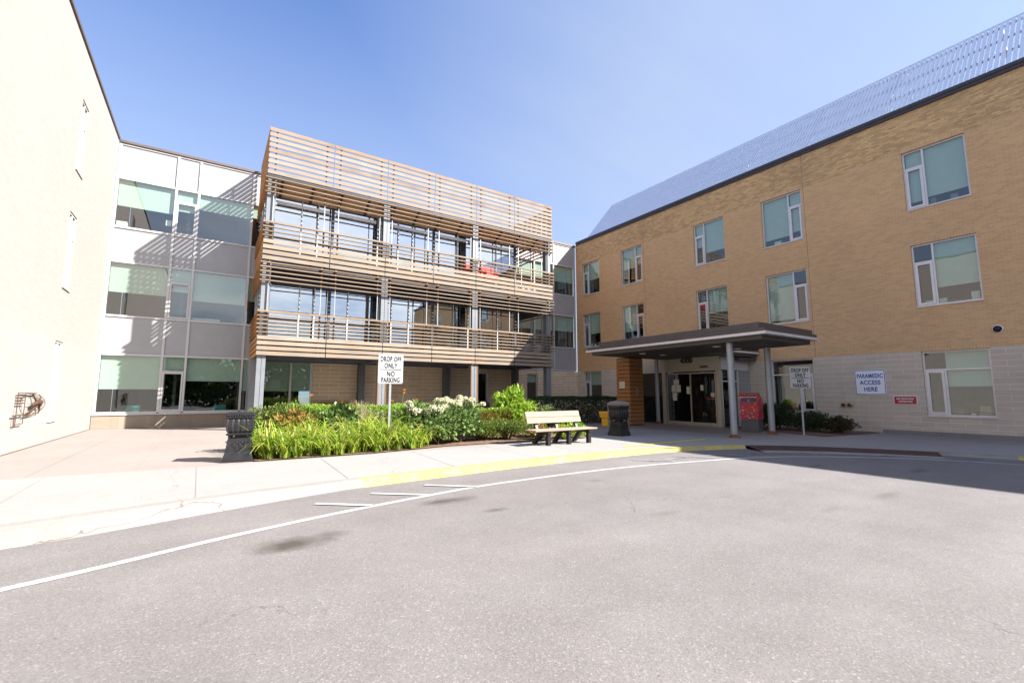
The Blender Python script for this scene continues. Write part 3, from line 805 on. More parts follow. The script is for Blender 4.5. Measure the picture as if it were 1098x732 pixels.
for x in (6.7,11.6): mb.box(x-.1,x+.1,YF+.5,YG-.2,2.99,3.127)
mb.build('floor_beam', M['dark_steel'], sbk)
# slatted ceiling above the upper balcony
for i, (a, b) in enumerate(zip(J, J[1:])):
    mb = MB(); xa, xb = max(a,X0+.12)+.01, min(b,X1-.12)-.01
    for k in range(8):          # the slats follow a soffit that dips toward the glass
        y = YF+.125+k*.118; zc_ = 10.70-(y-YF)*.55
        mb.raw([(xa,y,zc_),(xb,y,zc_),(xb,y+.083,zc_-.046),(xa,y+.083,zc_-.046),(xa,y,zc_+.025),(xb,y,zc_+.025),(xb,y+.083,zc_-.021),(xa,y+.083,zc_-.021)],
               [(0,3,2,1),(4,5,6,7),(0,1,5,4),(1,2,6,5),(2,3,7,6),(3,0,4,7)])
    mb.build('ceiling_slats', M['wood_soffit'], sbk)
mb = MB()
x = J[0]+.62
while x < 16.6:
    mb.raw([(x-.05,YF+.12,10.58),(x+.05,YF+.12,10.58),(x+.05,21.93,10.13),(x-.05,21.93,10.13),(x-.05,YF+.12,10.9),(x+.05,YF+.12,10.9),(x+.05,21.93,10.42),(x-.05,21.93,10.42)],
           [(0,3,2,1),(4,5,6,7),(0,1,5,4),(1,2,6,5),(2,3,7,6),(3,0,4,7)]); x += 1.245
mb.box(X0+.03,X1-.03,YF+.03,YF+.11,10.655,10.765)
mb.build('ceiling_beam', M['dark_metal'], sbk)
mb = MB(); mb.box(1.9,14.9,22.05,29.5,10.2,10.7); mb.build('roof', M['dark_metal'], sbk)
# glass walls at the back of each balcony
YB = 22.0
for z0, z1, blue in ((3.70,6.22,0),(7.60,10.17,1)):
    mb = MB()
    dark = (4.37,9.51,14.74) if blue else (4.37,6.13,9.51,12.4,14.74)
    for x in dark: mb.box(x-.06,x+.06,YB-.06,YB+.08,z0,z1)
    zt = 8.98 if blue else 5.02
    for a, b in zip((1.95,)+dark, dark):
        a2 = a+.06 if a > 2 else a
        mb.box(a2,b-.06,YB-.03,YB+.06,zt-.05,zt+.05); mb.box(a2,b-.06,YB-.04,YB+.07,z1-.05,z1)
    o = mb.build('glass_wall_frame', M['dark_metal'], sbk)
    for x in ([3.02,3.72,6.5,7.55,8.31,10.9,12.2,13.4] if blue else [3.1,3.73,5.2,7.3,8.2,10.7,11.6,13.5]):
        mb = MB(); mb.box(x-.028,x+.028,YB-.075,YB-.045,z0,zt-.055); mb.box(x-.018,x+.018,YB-.075,YB-.045,zt-.055,z1)
        mb.build('mullion', M['white_alu'], o)
    mb = MB(); mb.quad([(1.93,YB,z0),(14.74,YB,z0),(14.74,YB,z1),(1.93,YB,z1)])
    mb.quad([(14.78,YB,z0),(14.78,YG,z0),(14.78,YG,z1),(14.78,YB,z1)]); mb.quad([(1.93,YB,z0),(1.93,YG,z0),(1.93,YG,z1),(1.93,YB,z1)])
    mb.build('pane', M['glass_mid'], o)
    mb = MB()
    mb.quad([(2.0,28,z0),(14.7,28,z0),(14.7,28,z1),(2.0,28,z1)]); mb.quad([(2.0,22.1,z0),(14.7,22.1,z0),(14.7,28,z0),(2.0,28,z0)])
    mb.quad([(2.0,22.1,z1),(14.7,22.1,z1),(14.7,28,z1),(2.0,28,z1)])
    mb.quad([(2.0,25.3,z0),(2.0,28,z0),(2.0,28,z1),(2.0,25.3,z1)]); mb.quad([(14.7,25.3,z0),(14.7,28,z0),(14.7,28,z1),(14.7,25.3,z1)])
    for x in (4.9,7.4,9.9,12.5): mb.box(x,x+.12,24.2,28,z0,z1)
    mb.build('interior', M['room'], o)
    if blue:
        for a, b in ((2.0,4.2),(4.5,6.4),(6.6,9.3),(9.7,11.4),(11.6,14.5)):
            mb = MB(); mb.box(a,b,YB-.07,YB-.035,9.84,10.0); mb.build('glass_light_strip', M['sign_white'], o)  # added white strips stand in for a band of light in the glass
    rm = random.Random(5+blue); mb = MB()
    for k in range(16):
        x = rm.uniform(2.3,13.8); h = rm.uniform(.5,1.2); w = rm.uniform(.2,.8)
        mb.box(x,x+w,22.5+rm.uniform(0,1),24.1,z0,z0+h)
    mb.build('furniture', M['room_pale'], o)
# things standing on the balconies
def armchair(loc, label):
    t = thing('armchair', label, 'armchair', loc, 'red armchairs on the upper balcony', local=True)
    s = MB(); s.box(-.42,.42,-.32,.32,.12,.45); s.build('seat', M['red'], t, bevel=.03)
    s = MB(); s.box(-.42,.42,.22,.36,.453,1.02); s.build('backrest', M['red'], t, bevel=.03)
    for x in (-.42,.32):
        s = MB(); s.box(x,x+.10,-.32,.217,.453,.66); s.build('armrest', M['red'], t, bevel=.02)
    for x in (-.36,.36):
        for y in (-.28,.28):
            s = MB(); s.box(x-.03,x+.03,y-.03,y+.03,0,.12); s.build('leg', M['black'], t)
    return t
a1 = armchair((11.75,21.58,7.58), 'red armchair behind the upper balcony slats, the left one of the pair')
dup(a1, (12.72,21.58,7.58), 0, 'red armchair behind the upper balcony slats, the right one of the pair')

# ------------------------------------------------------------------ plants
rp = random.Random(11)
def leaf(mb, p, d, up, L, W, mi=0, fold=.0):
    d = d.normalized(); s = d.cross(up)
    if s.length < 1e-3: s = d.cross(Vector((1,0,0)))
    s = s.normalized()
    a = p + d*L*.5
    mb.raw([tuple(p), tuple(a+s*W*.5), tuple(p+d*L), tuple(a-s*W*.5)], [(0,1,2,3)], mi)
def rvec(r):
    while True:
        v = Vector((r.uniform(-1,1), r.uniform(-1,1), r.uniform(-1,1)))
        if .05 < v.length < 1: return v.normalized()
def shell_bush(name, rx, ry, h, n, L, W, mats, lumps=.25, box=False, topflat=False, core=.72, seed=0, z0=.0, matfn=None, base_taper=.75):
    """leaf cloud about an uneven shell, twigs and a dim leafy core inside; local coordinates, base at z=0"""
    r = random.Random(seed); mb = MB()
    off = Vector((r.uniform(0,50), r.uniform(0,50), r.uniform(0,50)))
    for k in range(n):
        if box:
            u, v, w = r.uniform(-1,1), r.uniform(-1,1), r.uniform(0,1)
            f = r.random()
            if f < .40: w = 1.0
            elif f < .8: v = -1 if r.random() < .7 else 1
            else: u = -1 if r.random() < .5 else 1
            p = Vector((u*rx, v*ry, z0+w*(h-z0))); nrm = Vector((u**7, v**7, (2*w-1)**5 if w > .5 else 0))
            q = noise.noise(p*1.7+off)
            p += nrm*(lumps*.5*q) - nrm*r.random()**2*.14
        else:
            d = rvec(r)
            if d.z < -.75: d.z = -d.z
            q = 1 + lumps*noise.noise(d*1.9+off)*1.6 + lumps*.5*noise.noise(d*5+off)
            t = (1 - r.random()**2*.5)*q
            zz = d.z*.5+.5
            tp = base_taper+(1-base_taper)*min(1, zz*2)
            p = Vector((d.x*rx*t*tp, d.y*ry*t*tp, z0+(h-z0)*(.5+.5*d.z*t))); nrm = d
        if p.z < .02: p.z = .02+r.random()*.05
        dv = (nrm*1.0 + rvec(r)*.9 + Vector((0,0,.35)))
        mi = matfn(p, r) if matfn else 0
        leaf(mb, p, dv, rvec(r), L*r.uniform(.6,1.3), W*r.uniform(.7,1.3), mi)
    for k in range(26):   # twigs rising from the base
        a = r.uniform(0, 6.28); e = Vector((math.cos(a)*rx*r.uniform(.2,.8), math.sin(a)*ry*r.uniform(.2,.8), h*r.uniform(.5,.9)))
        b0 = Vector((e.x*.3 if not box else e.x, e.y*.3, 0))
        mb.tube([b0, b0.lerp(e,.5)+Vector((0,0,h*.06)), e], [.012,.009,.004], 4, len(mats)-1, cap=False)
    # leafy core
    for k in range(n//3):
        if box: p = Vector((r.uniform(-1,1)*rx*.93, r.uniform(-1,1)*ry*.85, z0+r.random()*(h-z0)*.93))
        else:
            d = rvec(r)*r.random()**.4*core; p = Vector((d.x*rx, d.y*ry, z0+(h-z0)*(.5+.5*d.z)))
        leaf(mb, p, rvec(r), rvec(r), L*1.5, W*1.7, 0)
    me_o = mb.build(name, mats)
    return me_o
def place(o, loc, label, cat, group=None, rz=0):
    o.location = loc; o.rotation_euler = (0,0,rz); return tag(o, label, cat, group)
def copyo(o, loc, label, rz=0, sc_=None):
    c = o.copy(); COL.objects.link(c); c.location = loc; c.rotation_euler = (0,0,rz); c['label'] = label
    if sc_: c.scale = sc_
    return c

# daylilies
def lily(seed, nb=100, h=.70):
    r = random.Random(seed); mb = MB()
    for k in range(nb):
        a = r.uniform(0, 6.283); ln = h*r.uniform(.45,1.4); w = r.uniform(.010,.026)
        base = Vector((r.uniform(-.13,.13), r.uniform(-.13,.13), 0))
        a2 = a+r.uniform(-.9,.9); dirh = Vector((math.cos(a2), math.sin(a2), 0)); side = (Vector((-dirh.y, dirh.x, 0))+Vector((0,0,r.uniform(-.6,.6)))).normalized()
        out = r.uniform(.15,.95)*ln; droop = r.uniform(.2,1.25)
        pts = []
        S = 6
        for i in range(S+1):
            t = i/S
            z = ln*(1.25*t - droop*.75*t*t*t*1.1)*.9
            x = out*(t**1.5)
            ww = w*(1-.85*t**2.2)
            c = base+dirh*x+Vector((0,0,max(z,.02)))
            pts += [tuple(c-side*ww), tuple(c+side*ww)]
        mb.raw(pts, [(2*i,2*i+1,2*i+3,2*i+2) for i in range(S)], 0, True)
    return mb
lproto = [lily(s).build('daylily', M['lily']) for s in (1,2,3,4,5)]
k = 0
for row, (y0, n, x0, x1) in enumerate(((11.62,13,1.05,5.0),(12.0,13,1.0,5.1),(12.45,12,1.1,5.0),(12.85,11,1.3,4.9))):
    for i in range(n):
        x = x0+(x1-x0)*(i+.5)/n+rp.uniform(-.1,.1); y = y0+rp.uniform(-.12,.12)
        if row == 0 and x > 3.6: y += (x-3.6)*.18
        pr = lproto[k % 5]
        lab = 'clump of arching yellow-green daylily leaves in the bed beside the sidewalk'
        if k < 5: o = place(pr, (x,y,.02), lab, 'daylily', 'daylilies along the sidewalk', rp.uniform(0,6))
        else: o = copyo(pr, (x,y,.02), lab, rp.uniform(0,6))
        s = rp.uniform(.8,1.12)*(1.0 if row else .86); o.scale = (s,s,s*rp.uniform(.9,1.1))
        k += 1
# tall flower stalks
def stalk(h, lean, petal, seed, nf=2):
    r = random.Random(seed); mb = MB()
    top = Vector((lean*.6, lean*.2, h))
    mb.tube([(0,0,0),(lean*.15,0,h*.55),tuple(top)], [.008,.006,.004], 5, 0, cap=False)
    for q in range(nf):
        c = top + Vector((r.uniform(-.08,.08), r.uniform(-.05,.05), r.uniform(-.10,.03)))
        for i in range(6):
            a = i*1.047+r.random()*.4
            leaf(mb, c, Vector((math.cos(a), math.sin(a), .8)), Vector((0,0,1)), .085, .045, 1)
    return mb.build('flower_stalk', [M['hedge'], petal])
for i, (x, y, h, ln) in enumerate(((2.22,12.9,1.42,-.05),(3.02,12.9,1.23,.1),(3.16,13.0,1.20,.12),(3.3,13.0,1.18,.2),(4.28,12.6,1.27,.1),(4.52,12.7,1.52,.3),(4.9,12.8,1.28,.35))):
    place(stalk(h, ln, M['orange'], i, 1 + (i in (1,5))), (x,y,.02),
          ['single thin stalk with an orange bud in front of the ground floor glass', 'orange daylily bloom, leftmost of the three above the hedge', 'small orange daylily bloom, middle of the three above the hedge',
           'small orange daylily bloom, rightmost of the three above the hedge', 'thin stalk with a small orange bud left of the sign post', 'tall orange daylily bloom leaning right of the sign post', 'thin bare stalk leaning right beyond the sign post'][i], 'flower')
# hedges
hd = shell_bush('hedge', 1.0, .5, 1.05, 7000, .085, .03, [M['juniper'],M['bark']], .35, seed=3, z0=.1)
place(hd, (1.62,13.5,.02), 'tufty dark green juniper hedge behind the left cast iron bin', 'shrub')
def hm(p, r): return 1 if (p.z < .86 and r.random() < .72 and p.y < 0) else 0
hd = shell_bush('hedge', 2.0, .45, 1.08, 12000, .06, .026, [M['hedge'],M['brownhedge'],M['bark']], .22, box=True, seed=4, z0=.12, matfn=hm)
place(hd, (3.95,13.9,.02), 'clipped flat-topped green hedge with bare brown face behind the daylilies', 'hedge')
hd = shell_bush('shrub', .45, .35, .95, 1500, .11, .05, [M['barb'],M['bark']], .3, seed=5, z0=.1)
place(hd, (1.85,13.1,.02), 'small orange brown shrub half buried in the left hedge', 'shrub')
hd = shell_bush('shrub', .55, .4, 1.02, 900, .13, .085, [M['hyd'],M['bark']], .3, seed=6, z0=.15)
place(hd, (3.05,13.15,.02), 'dark broad-leaved shrub rising between daylilies and clipped hedge', 'shrub')
# feathery grass
mb = MB(); r = random.Random(8)
for i in range(260):
    a = r.uniform(0,6.28); ln = r.uniform(.5,1.1); o_ = r.uniform(.05,.5)
    d = Vector((math.cos(a)*o_, math.sin(a)*o_*.6, ln)); s = Vector((-math.sin(a), math.cos(a), 0))*.004
    m_ = d*.6+Vector((0,0,.08)); 
    mb.raw([tuple(-s),tuple(s),tuple(m_+s),tuple(m_-s),tuple(d+s*.3),tuple(d-s*.3)], [(0,1,2,3),(3,2,4,5)], 0)
    for q in range(4): leaf(mb, d*(.85+.05*q), d+rvec(r)*.3, rvec(r), .05, .012, 0)
place(mb.build('ornamental_grass', M['grass_seed']), (3.62,13.35,.15), 'feathery beige ornamental grass plume above the hedge', 'grass')
# hydrangeas
def hydrangea(seed, rx, h, flowers):
    t = thing('hydrangea', '', 'hydrangea', (0,0,0), 'hydrangeas in the bed', local=True)
    b = shell_bush('foliage', rx, rx*.75, h, 1300, .16, .08, [M['hyd'],M['bark']], .3, seed=seed, z0=.06, base_taper=.9)
    b.parent = t
    for (x, y, z, s) in flowers:
        mb = MB(); r = random.Random(int(x*997+z*131))
        for i in range(110):
            d = rvec(r); d.z = abs(d.z)*1.0 if r.random() < .8 else d.z
            p = Vector((x,y,z))+Vector((d.x*s, d.y*s, d.z*s*.8))
            leaf(mb, p, d.cross(rvec(r))+d*.4, d, .042, .042, 0)
        mb.tube([(x*.8,y*.8,z-.35),(x,y,z)], .006, 4, 1, cap=False)
        mb.build('flower_head', [M['hydflower'],M['hyd']]).parent = t
    return t
t = hydrangea(21, .62, 1.02, [(-.36,-.22,1.14,.115),(-.28,-.28,.99,.13),(-.16,-.36,.93,.12),(.04,-.30,.95,.08)]); t.location = (4.98,12.4,.02); t['label'] = 'hydrangea with a few large white heads, leftmost of the three'
t = hydrangea(22, .66, 1.05, [(-.35,-.35,1.0,.13),(-.2,-.45,.95,.12),(-.05,-.3,1.02,.12),(.2,-.1,1.22,.10),(.35,-.1,1.17,.10),(-.5,-.3,.92,.10),(.05,.1,1.2,.10)]); t.location = (5.62,12.4,.02); t['label'] = 'leafy hydrangea with low white heads, middle of the three'
fl = []
r = random.Random(31)
for i in range(32):
    a = r.uniform(-.85,.75); fl.append((a, r.uniform(-.4,.3), 1.10+.12*math.cos(a*1.6)+r.uniform(-.16,.10), r.uniform(.07,.10)))
t = hydrangea(23, .72, 1.12, fl); t.location = (6.32,12.6,.02); t['label'] = 'hydrangea crowded with small creamy heads, rightmost of the three'
# right half of the bed
hd = shell_bush('shrub', .85, .36, .93, 4500, .07, .035, [M['barb'],M['hedge'],M['bark']], .2, box=True, seed=41, z0=.3, matfn=lambda p, r: 1 if (p.z > .80 and r.random() < .7) else (1 if r.random() < .2 else 0))
place(hd, (7.8,13.4,.02), 'low orange brown hedge with green top below the lime shrub', 'hedge')
hd = shell_bush('juniper_shrub', .78, .48, .54, 4200, .07, .026, [M['juniper'],M['barb'],M['bark']], .45, seed=42, z0=.10, matfn=lambda p, r: 1 if (p.z < .2 and r.random() < .5) else 0)
place(hd, (7.25,12.6,.02), 'low spreading juniper left of the bench, next to the hydrangeas', 'shrub', 'low junipers behind the bench')
copyo(hd, (8.05,12.55,.02), 'low spreading juniper directly behind the left end of the bench', 2.2, (1.0,1.0,1.05))
copyo(hd, (9.3,12.7,.02), 'low spreading juniper behind the middle of the bench', 4.0, (.9,.85,.85))
hd = shell_bush('lime_shrub', .72, .6, 1.55, 1700, .15, .085, [M['lime'],M['bark']], .35, seed=43, z0=.2)
place(hd, (8.95,13.6,.02), 'tall lime green shrub with rounded leaves behind the bench', 'shrub')
# low flowers at the bench's right end
mb = shell_bush('flowering_plant', .38, .3, .42, 420, .12, .05, [M['lime'],M['bark']], .3, seed=44, z0=.02)
place(mb, (10.35,11.75,.02), 'low pale green plant at the right end of the bench', 'plant')
mb = shell_bush('flowering_plant', .3, .25, .38, 300, .12, .05, [M['lime'],M['yellowflower'],M['bark']], .3, seed=45, z0=.02, matfn=lambda p, r: 1 if r.random() < .12 else 0)
place(mb, (9.75,11.72,.02), 'low plant with yellow flowers behind the bench legs', 'plant')
mb = shell_bush('flowering_plant', .4, .3, .40, 350, .10, .05, [M['barb'],M['bark']], .3, seed=46, z0=.02)
place(mb, (8.9,11.85,.02), 'low orange brown plant seen under the bench seat', 'plant')
mb = shell_bush('flowering_plant', .28, .28, .75, 300, .11, .05, [M['hyd'],M['redflower'],M['bark']], .3, seed=47, z0=.1, matfn=lambda p, r: 1 if (p.z > .5 and r.random() < .06) else 0)
place(mb, (4.75,12.5,.02), 'leafy plant with a small red flower between sign post and hydrangeas', 'plant')
mb = shell_bush('flowering_plant', .7, .3, .95, 700, .12, .05, [M['hyd'],M['pink'],M['bark']], .3, seed=48, z0=.1, matfn=lambda p, r: 1 if (p.z > .85 and r.random() < .10) else 0)
place(mb, (11.6,14.9,.0), 'tall plant with pink flowers in front of the dark hedge', 'plant')
# dark hedge by the canopy
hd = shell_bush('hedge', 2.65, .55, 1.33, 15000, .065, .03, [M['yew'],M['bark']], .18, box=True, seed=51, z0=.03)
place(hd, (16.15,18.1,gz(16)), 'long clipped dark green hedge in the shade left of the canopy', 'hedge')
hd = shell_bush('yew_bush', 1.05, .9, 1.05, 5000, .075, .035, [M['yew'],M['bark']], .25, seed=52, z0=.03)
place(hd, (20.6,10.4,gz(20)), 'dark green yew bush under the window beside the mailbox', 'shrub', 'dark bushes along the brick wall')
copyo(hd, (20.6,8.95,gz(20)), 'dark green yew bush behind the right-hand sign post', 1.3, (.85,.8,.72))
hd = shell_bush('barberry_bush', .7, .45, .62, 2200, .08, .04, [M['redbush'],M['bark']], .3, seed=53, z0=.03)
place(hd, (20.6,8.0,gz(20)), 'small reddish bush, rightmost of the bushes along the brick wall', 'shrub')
# far trees behind the viewer, only met in the window reflections
mb = MB(); r = random.Random(77)
for i in range(22):
    x = -62+i*4.6+r.uniform(-1,1); y = -34+r.uniform(-5,5)-.012*(x-5)**2*.3; h = r.uniform(6.5,10.5); w = r.uniform(3.2,4.6)
    mb.tube([(x,y,-.1),(x+.2,y,h*.5)], [.3,.15], 8, 1)
    for k in range(900):
        d = rvec(r); q = 1+.5*noise.noise(d*2.3+Vector((x,y,0)))
        leaf(mb, Vector((x+d.x*w*q, y+d.y*w*q, h*.56+d.z*h*.42*q)), rvec(r), rvec(r), .9, .65, 0)
    for k in range(260):
        leaf(mb, Vector((x+r.uniform(-2.6,2.6), y+6+r.uniform(-.6,.6), r.uniform(.1,1.9))), rvec(r), rvec(r), .6, .45, 0)
tag(mb.build('distant_trees', [M['treeleaf'],M['bark']]), 'row of distant green trees mirrored in the windows', 'trees', kind='stuff')

# ------------------------------------------------------------------ street furniture
def iron_bin(loc, rz, label):
    t = thing('litter_bin', label, 'litter bin', loc, 'black cast iron bins', local=True, rz=rz)
    b = MB(); b.sqprof([(.29,0),(.285,.05),(.25,.20),(.243,.205),(.215,.48),(.20,.485),(.20,.50)]); b.build('base', M['iron'], t, bevel=.008)
    b = MB()                      # raised scroll ornament on each face
    for s in range(4):
        m4 = Matrix.Rotation(s*math.pi/2, 4, 'Z')
        for cx, cz, rr_, n in ((0,.345,.05,1.5),(-.095,.35,.045,-1.5),(.095,.35,.045,1.5),(-.05,.29,.025,1),(.05,.29,.025,-1),(-.05,.41,.022,1),(.05,.41,.022,1)):
            path = []
            for i in range(14):
                a = i/13*6.28*abs(n); q = rr_*(1-i/18); z = cz+math.sin(a)*q
                path.append(m4 @ Vector((cx+math.cos(a)*q*(1 if n > 0 else -1), -(.246-(z-.2)*.104), z)))
            b.tube(path, .007, 5, 0)
    b.build('ornament', M['iron'], t)
    b = MB()
    for x in (-.185,.185):
        for y in (-.185,.185): b.box(x-.022,x+.022,y-.022,y+.022,.495,.565)
    b.sqprof([(.10,.49),(.10,.57)]); b.build('bracket', M['iron'], t)
    b = MB(); b.sqprof([(.225,.562),(.245,.575),(.245,.60),(.225,.612)]); b.build('ledge', M['iron'], t, bevel=.004)
    b = MB()                      # bulging fluted body
    n = 56; rows = [(.212,.612),(.240,.66),(.250,.73),(.249,.80),(.240,.87),(.226,.92)]
    pts, faces = [], []
    for h, z in rows:
        for k in range(n):
            side, q = divmod(k, n//4); u = -1+2*q/(n//4); hh = h+.008*math.cos(q*math.pi*2/2.8)
            p = [(u*h,-hh),(hh,u*h),(-u*h,hh),(-hh,-u*h)][side]; pts.append((*p,z))
    for i in range(len(rows)-1):
        for k in range(n): faces.append((i*n+k,i*n+(k+1)%n,(i+1)*n+(k+1)%n,(i+1)*n+k))
    b.raw(pts, faces); b.build('body', M['iron'], t)
    b = MB(); b.sqprof([(.230,.92),(.252,.945),(.252,.965),(.260,.97),(.266,1.04),(.252,1.05)])
    b.build('rim', M['iron'], t, bevel=.004)
    b = MB()
    for s in range(4):
        m4 = Matrix.Rotation(s*math.pi/2, 4, 'Z')
        for k in range(11):
            x = -.23+.046*k
            for zz, d in ((.948,.256),(1.0,.268)):
                c = m4 @ Vector((x,-d,zz)); b.lathe([(.0,-.014),(.013,-.008),(.013,.008),(0,.014)], tuple(c), 6)
    b.build('dentils', M['iron'], t)
    return t
ib = iron_bin((.63,11.82,0), R(-9), 'black cast iron litter bin at the left end of the planting bed')
dup(ib, (12.33,11.70,gz(12)), R(3), 'black cast iron litter bin near the canopy, corner turned to the road')['label']
# taupe hooded bin behind it
hb = thing('hooded_bin', 'taupe hooded litter bin standing behind the right cast iron bin', 'litter bin', (12.86,12.22,gz(12.8)), local=True, rz=R(2))
b = MB(); b.box(-.27,.27,-.27,.27,.06,.84); b.box(-.25,.25,-.25,.25,0,.06); b.build('body', M['taupe'], hb, bevel=.03)
for x in (-.25,.25):
    for y in (-.25,.25):
        b = MB(); b.box(x-.035,x+.035,y-.035,y+.035,.843,1.05); b.build('post', M['taupe'], hb, bevel=.01)
b = MB(); b.sqprof([(.295,1.053),(.295,1.10),(.27,1.16),(.19,1.205),(.08,1.22)]); b.build('hood', M['taupe'], hb, bevel=.015)
# yellow tub by the hedge
yt = thing('yellow_tub', 'yellow plastic tub on the paving beside the slatted pier', 'tub', (15.75,15.75,gz(15.7)), local=True, rz=R(20))
b = MB(); b.sqprof([(.15,0),(.17,.36),(.175,.37),(.22,.40),(.24,.58)]); b.build('body', M['yellow_plastic'], yt, bevel=.015)
b = MB(); b.sqprof([(.265,.583),(.265,.63),(.22,.68)]); b.build('lid', M['yellow_plastic'], yt, bevel=.012)

# park bench
bn = thing('park_bench', 'park bench with pale plank seat and black supports beside the bed', 'bench', (8.75,10.62,gz(8.75)), local=True)
for z in (0,1):
    b = MB(); y = .27+z*.045*1.6
    zz = .60+z*.172
    b.raw([(-1.02,y,zz),(1.05,y,zz),(1.05,y+.05,zz+.165),(-1.02,y+.05,zz+.165),(-1.02,y+.045,zz-.012),(1.05,y+.045,zz-.012),(1.05,y+.095,zz+.153),(-1.02,y+.095,zz+.153)],
          [(0,1,2,3),(5,4,7,6),(0,4,5,1),(3,2,6,7),(0,3,7,4),(1,5,6,2)])
    b.build('backrest_plank', M['bench_wood'], bn, bevel=.008)
for k in range(3):
    b = MB(); y = -.34+k*.178; b.box(-1.16,1.16,y,y+.168,.405,.447); b.build('seat_plank', M['bench_wood'], bn, bevel=.007)
for x in (-.66,.10,.88):
    s = MB(lambda u, v, w: (w, u, v)); w0, w1 = x-.055, x+.055
    def pr(poly):
        n = len(poly); pts = [(u,v,w0) for u,v in poly]+[(u,v,w1) for u,v in poly]
        s.raw(pts, [tuple(range(n)), tuple(range(2*n-1,n-1,-1))]+[(k,n+k,n+(k+1)%n,(k+1)%n) for k in range(n)])
    pr([(-.30,0),(-.18,0),(-.18,.31),(-.30,.31)])
    pr([(-.32,.312),(.24,.312),(.24,.402),(-.32,.402)])
    pr([(.36,0),(.50,0),(.24,.30),(.08,.30)])
    pr([(.262,.404),(.345,.404),(.52,.93),(.455,.93)])
    s.build('support', M['bench_black'], bn, bevel=.008)

# sign on a post
def post_sign(loc, rz, label):
    t = thing('road_sign', label, 'sign', loc, 'drop off signs', local=True, rz=rz)
    b = MB(); b.box(-.027,.027,.012,.022,0,2.45); b.box(-.03,-.022,.02,.045,0,2.45); b.box(.022,.03,.02,.045,0,2.45); b.build('post', M['galv'], t)
    b = MB(lambda u, v, w: (u, w, v))
    W, H, q = .335, .40, .05; poly = []
    for cx, cz, a0 in ((W-q,H-q,0),(-W+q,H-q,90),(-W+q,-H+q,180),(W-q,-H+q,270)):
        for i in range(5):
            a = R(a0+i*22.5); poly.append((cx+q*math.cos(a), 2.13+cz+q*math.sin(a)))
    b.prism(poly, .0, .008); b.build('plate', M['post_sign'], t)
    for s_, z, k in (('DROP OFF',2.385,.585),('ONLY',2.205,.64),('NO',1.985,.70),('PARKING',1.82,.585)):
        text('lettering', s_, .19, (0,-.003,z), (R(90),0,0), M['black'], t, k, .001, 1.12, off=.0065)
    b = MB(); b.box(-.29,.29,-.005,-.002,2.098,2.116); b.build('rule', M['black'], t)
    for z in (2.46,1.78):
        b = MB(); b.lathe([(.0,0),(.012,.002),(.012,.008)], (0,0,0), 10); o = b.build('bolt', M['galv'], t, loc=(0,-.001,z)); o.rotation_euler = (R(90),0,0)
    return t
s1 = post_sign((4.08,12.15,.0), R(-4), 'drop off only no parking sign standing among the daylilies')
dup(s1, (18.3,8.25,gz(18.3)), R(-50), 'drop off only no parking sign right of the canopy columns')

# wall signs
ps = thing('wall_sign', 'white paramedic access sign with blue border on the stone wall', 'sign', (XR-.02,7.5,1.925), local=True, rz=R(-90))
def rrect(W, H, q, n=5):
    P = []
    for cx, cz, a0 in ((W-q,H-q,0),(-W+q,H-q,90),(-W+q,-H+q,180),(W-q,-H+q,270)):
        for i in range(n): a = R(a0+i*90/(n-1)); P.append((cx+q*math.cos(a), cz+q*math.sin(a)))
    return P
mS = lambda u, v, w: (u, w, v)
b = MB(mS); b.prism(rrect(.525,.51,.05), 0, .012); b.build('plate', M['sign_white'], ps)
b = MB(mS); o_ = rrect(.508,.493,.045); i_ = rrect(.485,.47,.035); n = len(o_)
b.raw([(x,z,-.003) for x,z in o_]+[(x,z,-.003) for x,z in i_], [(k,(k+1)%n,n+(k+1)%n,n+k) for k in range(n)]); b.build('border', M['blue_ink'], ps)
for s_, z in (('PARAMEDIC',.25),('ACCESS',-.02),('HERE',-.29)):
    text('lettering', s_, .235, (0,-.003,z), (R(90),0,0), M['blue_ink'], ps, .66 if len(s_) > 6 else .80, .001, 1.08, off=.007)
fs = thing('wall_sign', 'small red fire department connection sign on the stone wall', 'sign', (XR-.02,6.42,1.21), local=True, rz=R(-90))
b = MB(mS); b.prism(rrect(.36,.165,.02), 0, .010); b.build('plate', M['sign_white'], fs)
b = MB(mS); b.prism(rrect(.34,.145,.015), -.004, -.001); b.build('panel', M['sign_red'], fs)
for s_, z in (('FIRE DEPARTMENT',.05),('CONNECTION',-.055)):
    text('lettering', s_, .088, (0,-.006,z), (R(90),0,0), M['sign_white'], fs, .70, .001, 1.05, off=.002)
# standpipe connection
sp_ = thing('standpipe', 'brass twin fire hose connection on the stone wall', 'hose connection', (XR-.005,8.38,1.0), local=True, rz=R(-90))
b = MB(mS); b.prism(rrect(.23,.105,.03), -.02, 0); b.build('plate', M['brass'], sp_)
for x in (-.11,.11):
    b = MB(); b.tube([(x,-.02,0),(x,-.10,-.01)], .062, 14); b.build('inlet', M['brass'], sp_)
    b = MB(); b.tube([(x,-.10,-.01),(x,-.115,-.012)], .07, 14); b.build('cap', M['dark_metal'], sp_)
b = MB(); b.tube([(0,0,-.46),(0,-.07,-.47),(0,-.08,-.52)], .022, 8); b.build('drain_spout', M['rust'], sp_)
# dome camera
dc = thing('security_camera', 'small white dome camera high on the brick wall', 'camera', (XR,3.72,3.67), local=True, rz=R(-90))
b = MB(); b.lathe([(.0,0),(.14,0),(.14,.035),(.115,.06)], (0,0,0), 20); o = b.build('housing', M['sign_white'], dc); o.rotation_euler = (R(90),0,0)
b = MB(); b.lathe([(.095,.055),(.085,.10),(.05,.135),(.0,.145)], (0,0,0), 20); o = b.build('dome', M['black'], dc); o.rotation_euler = (R(90),0,0)

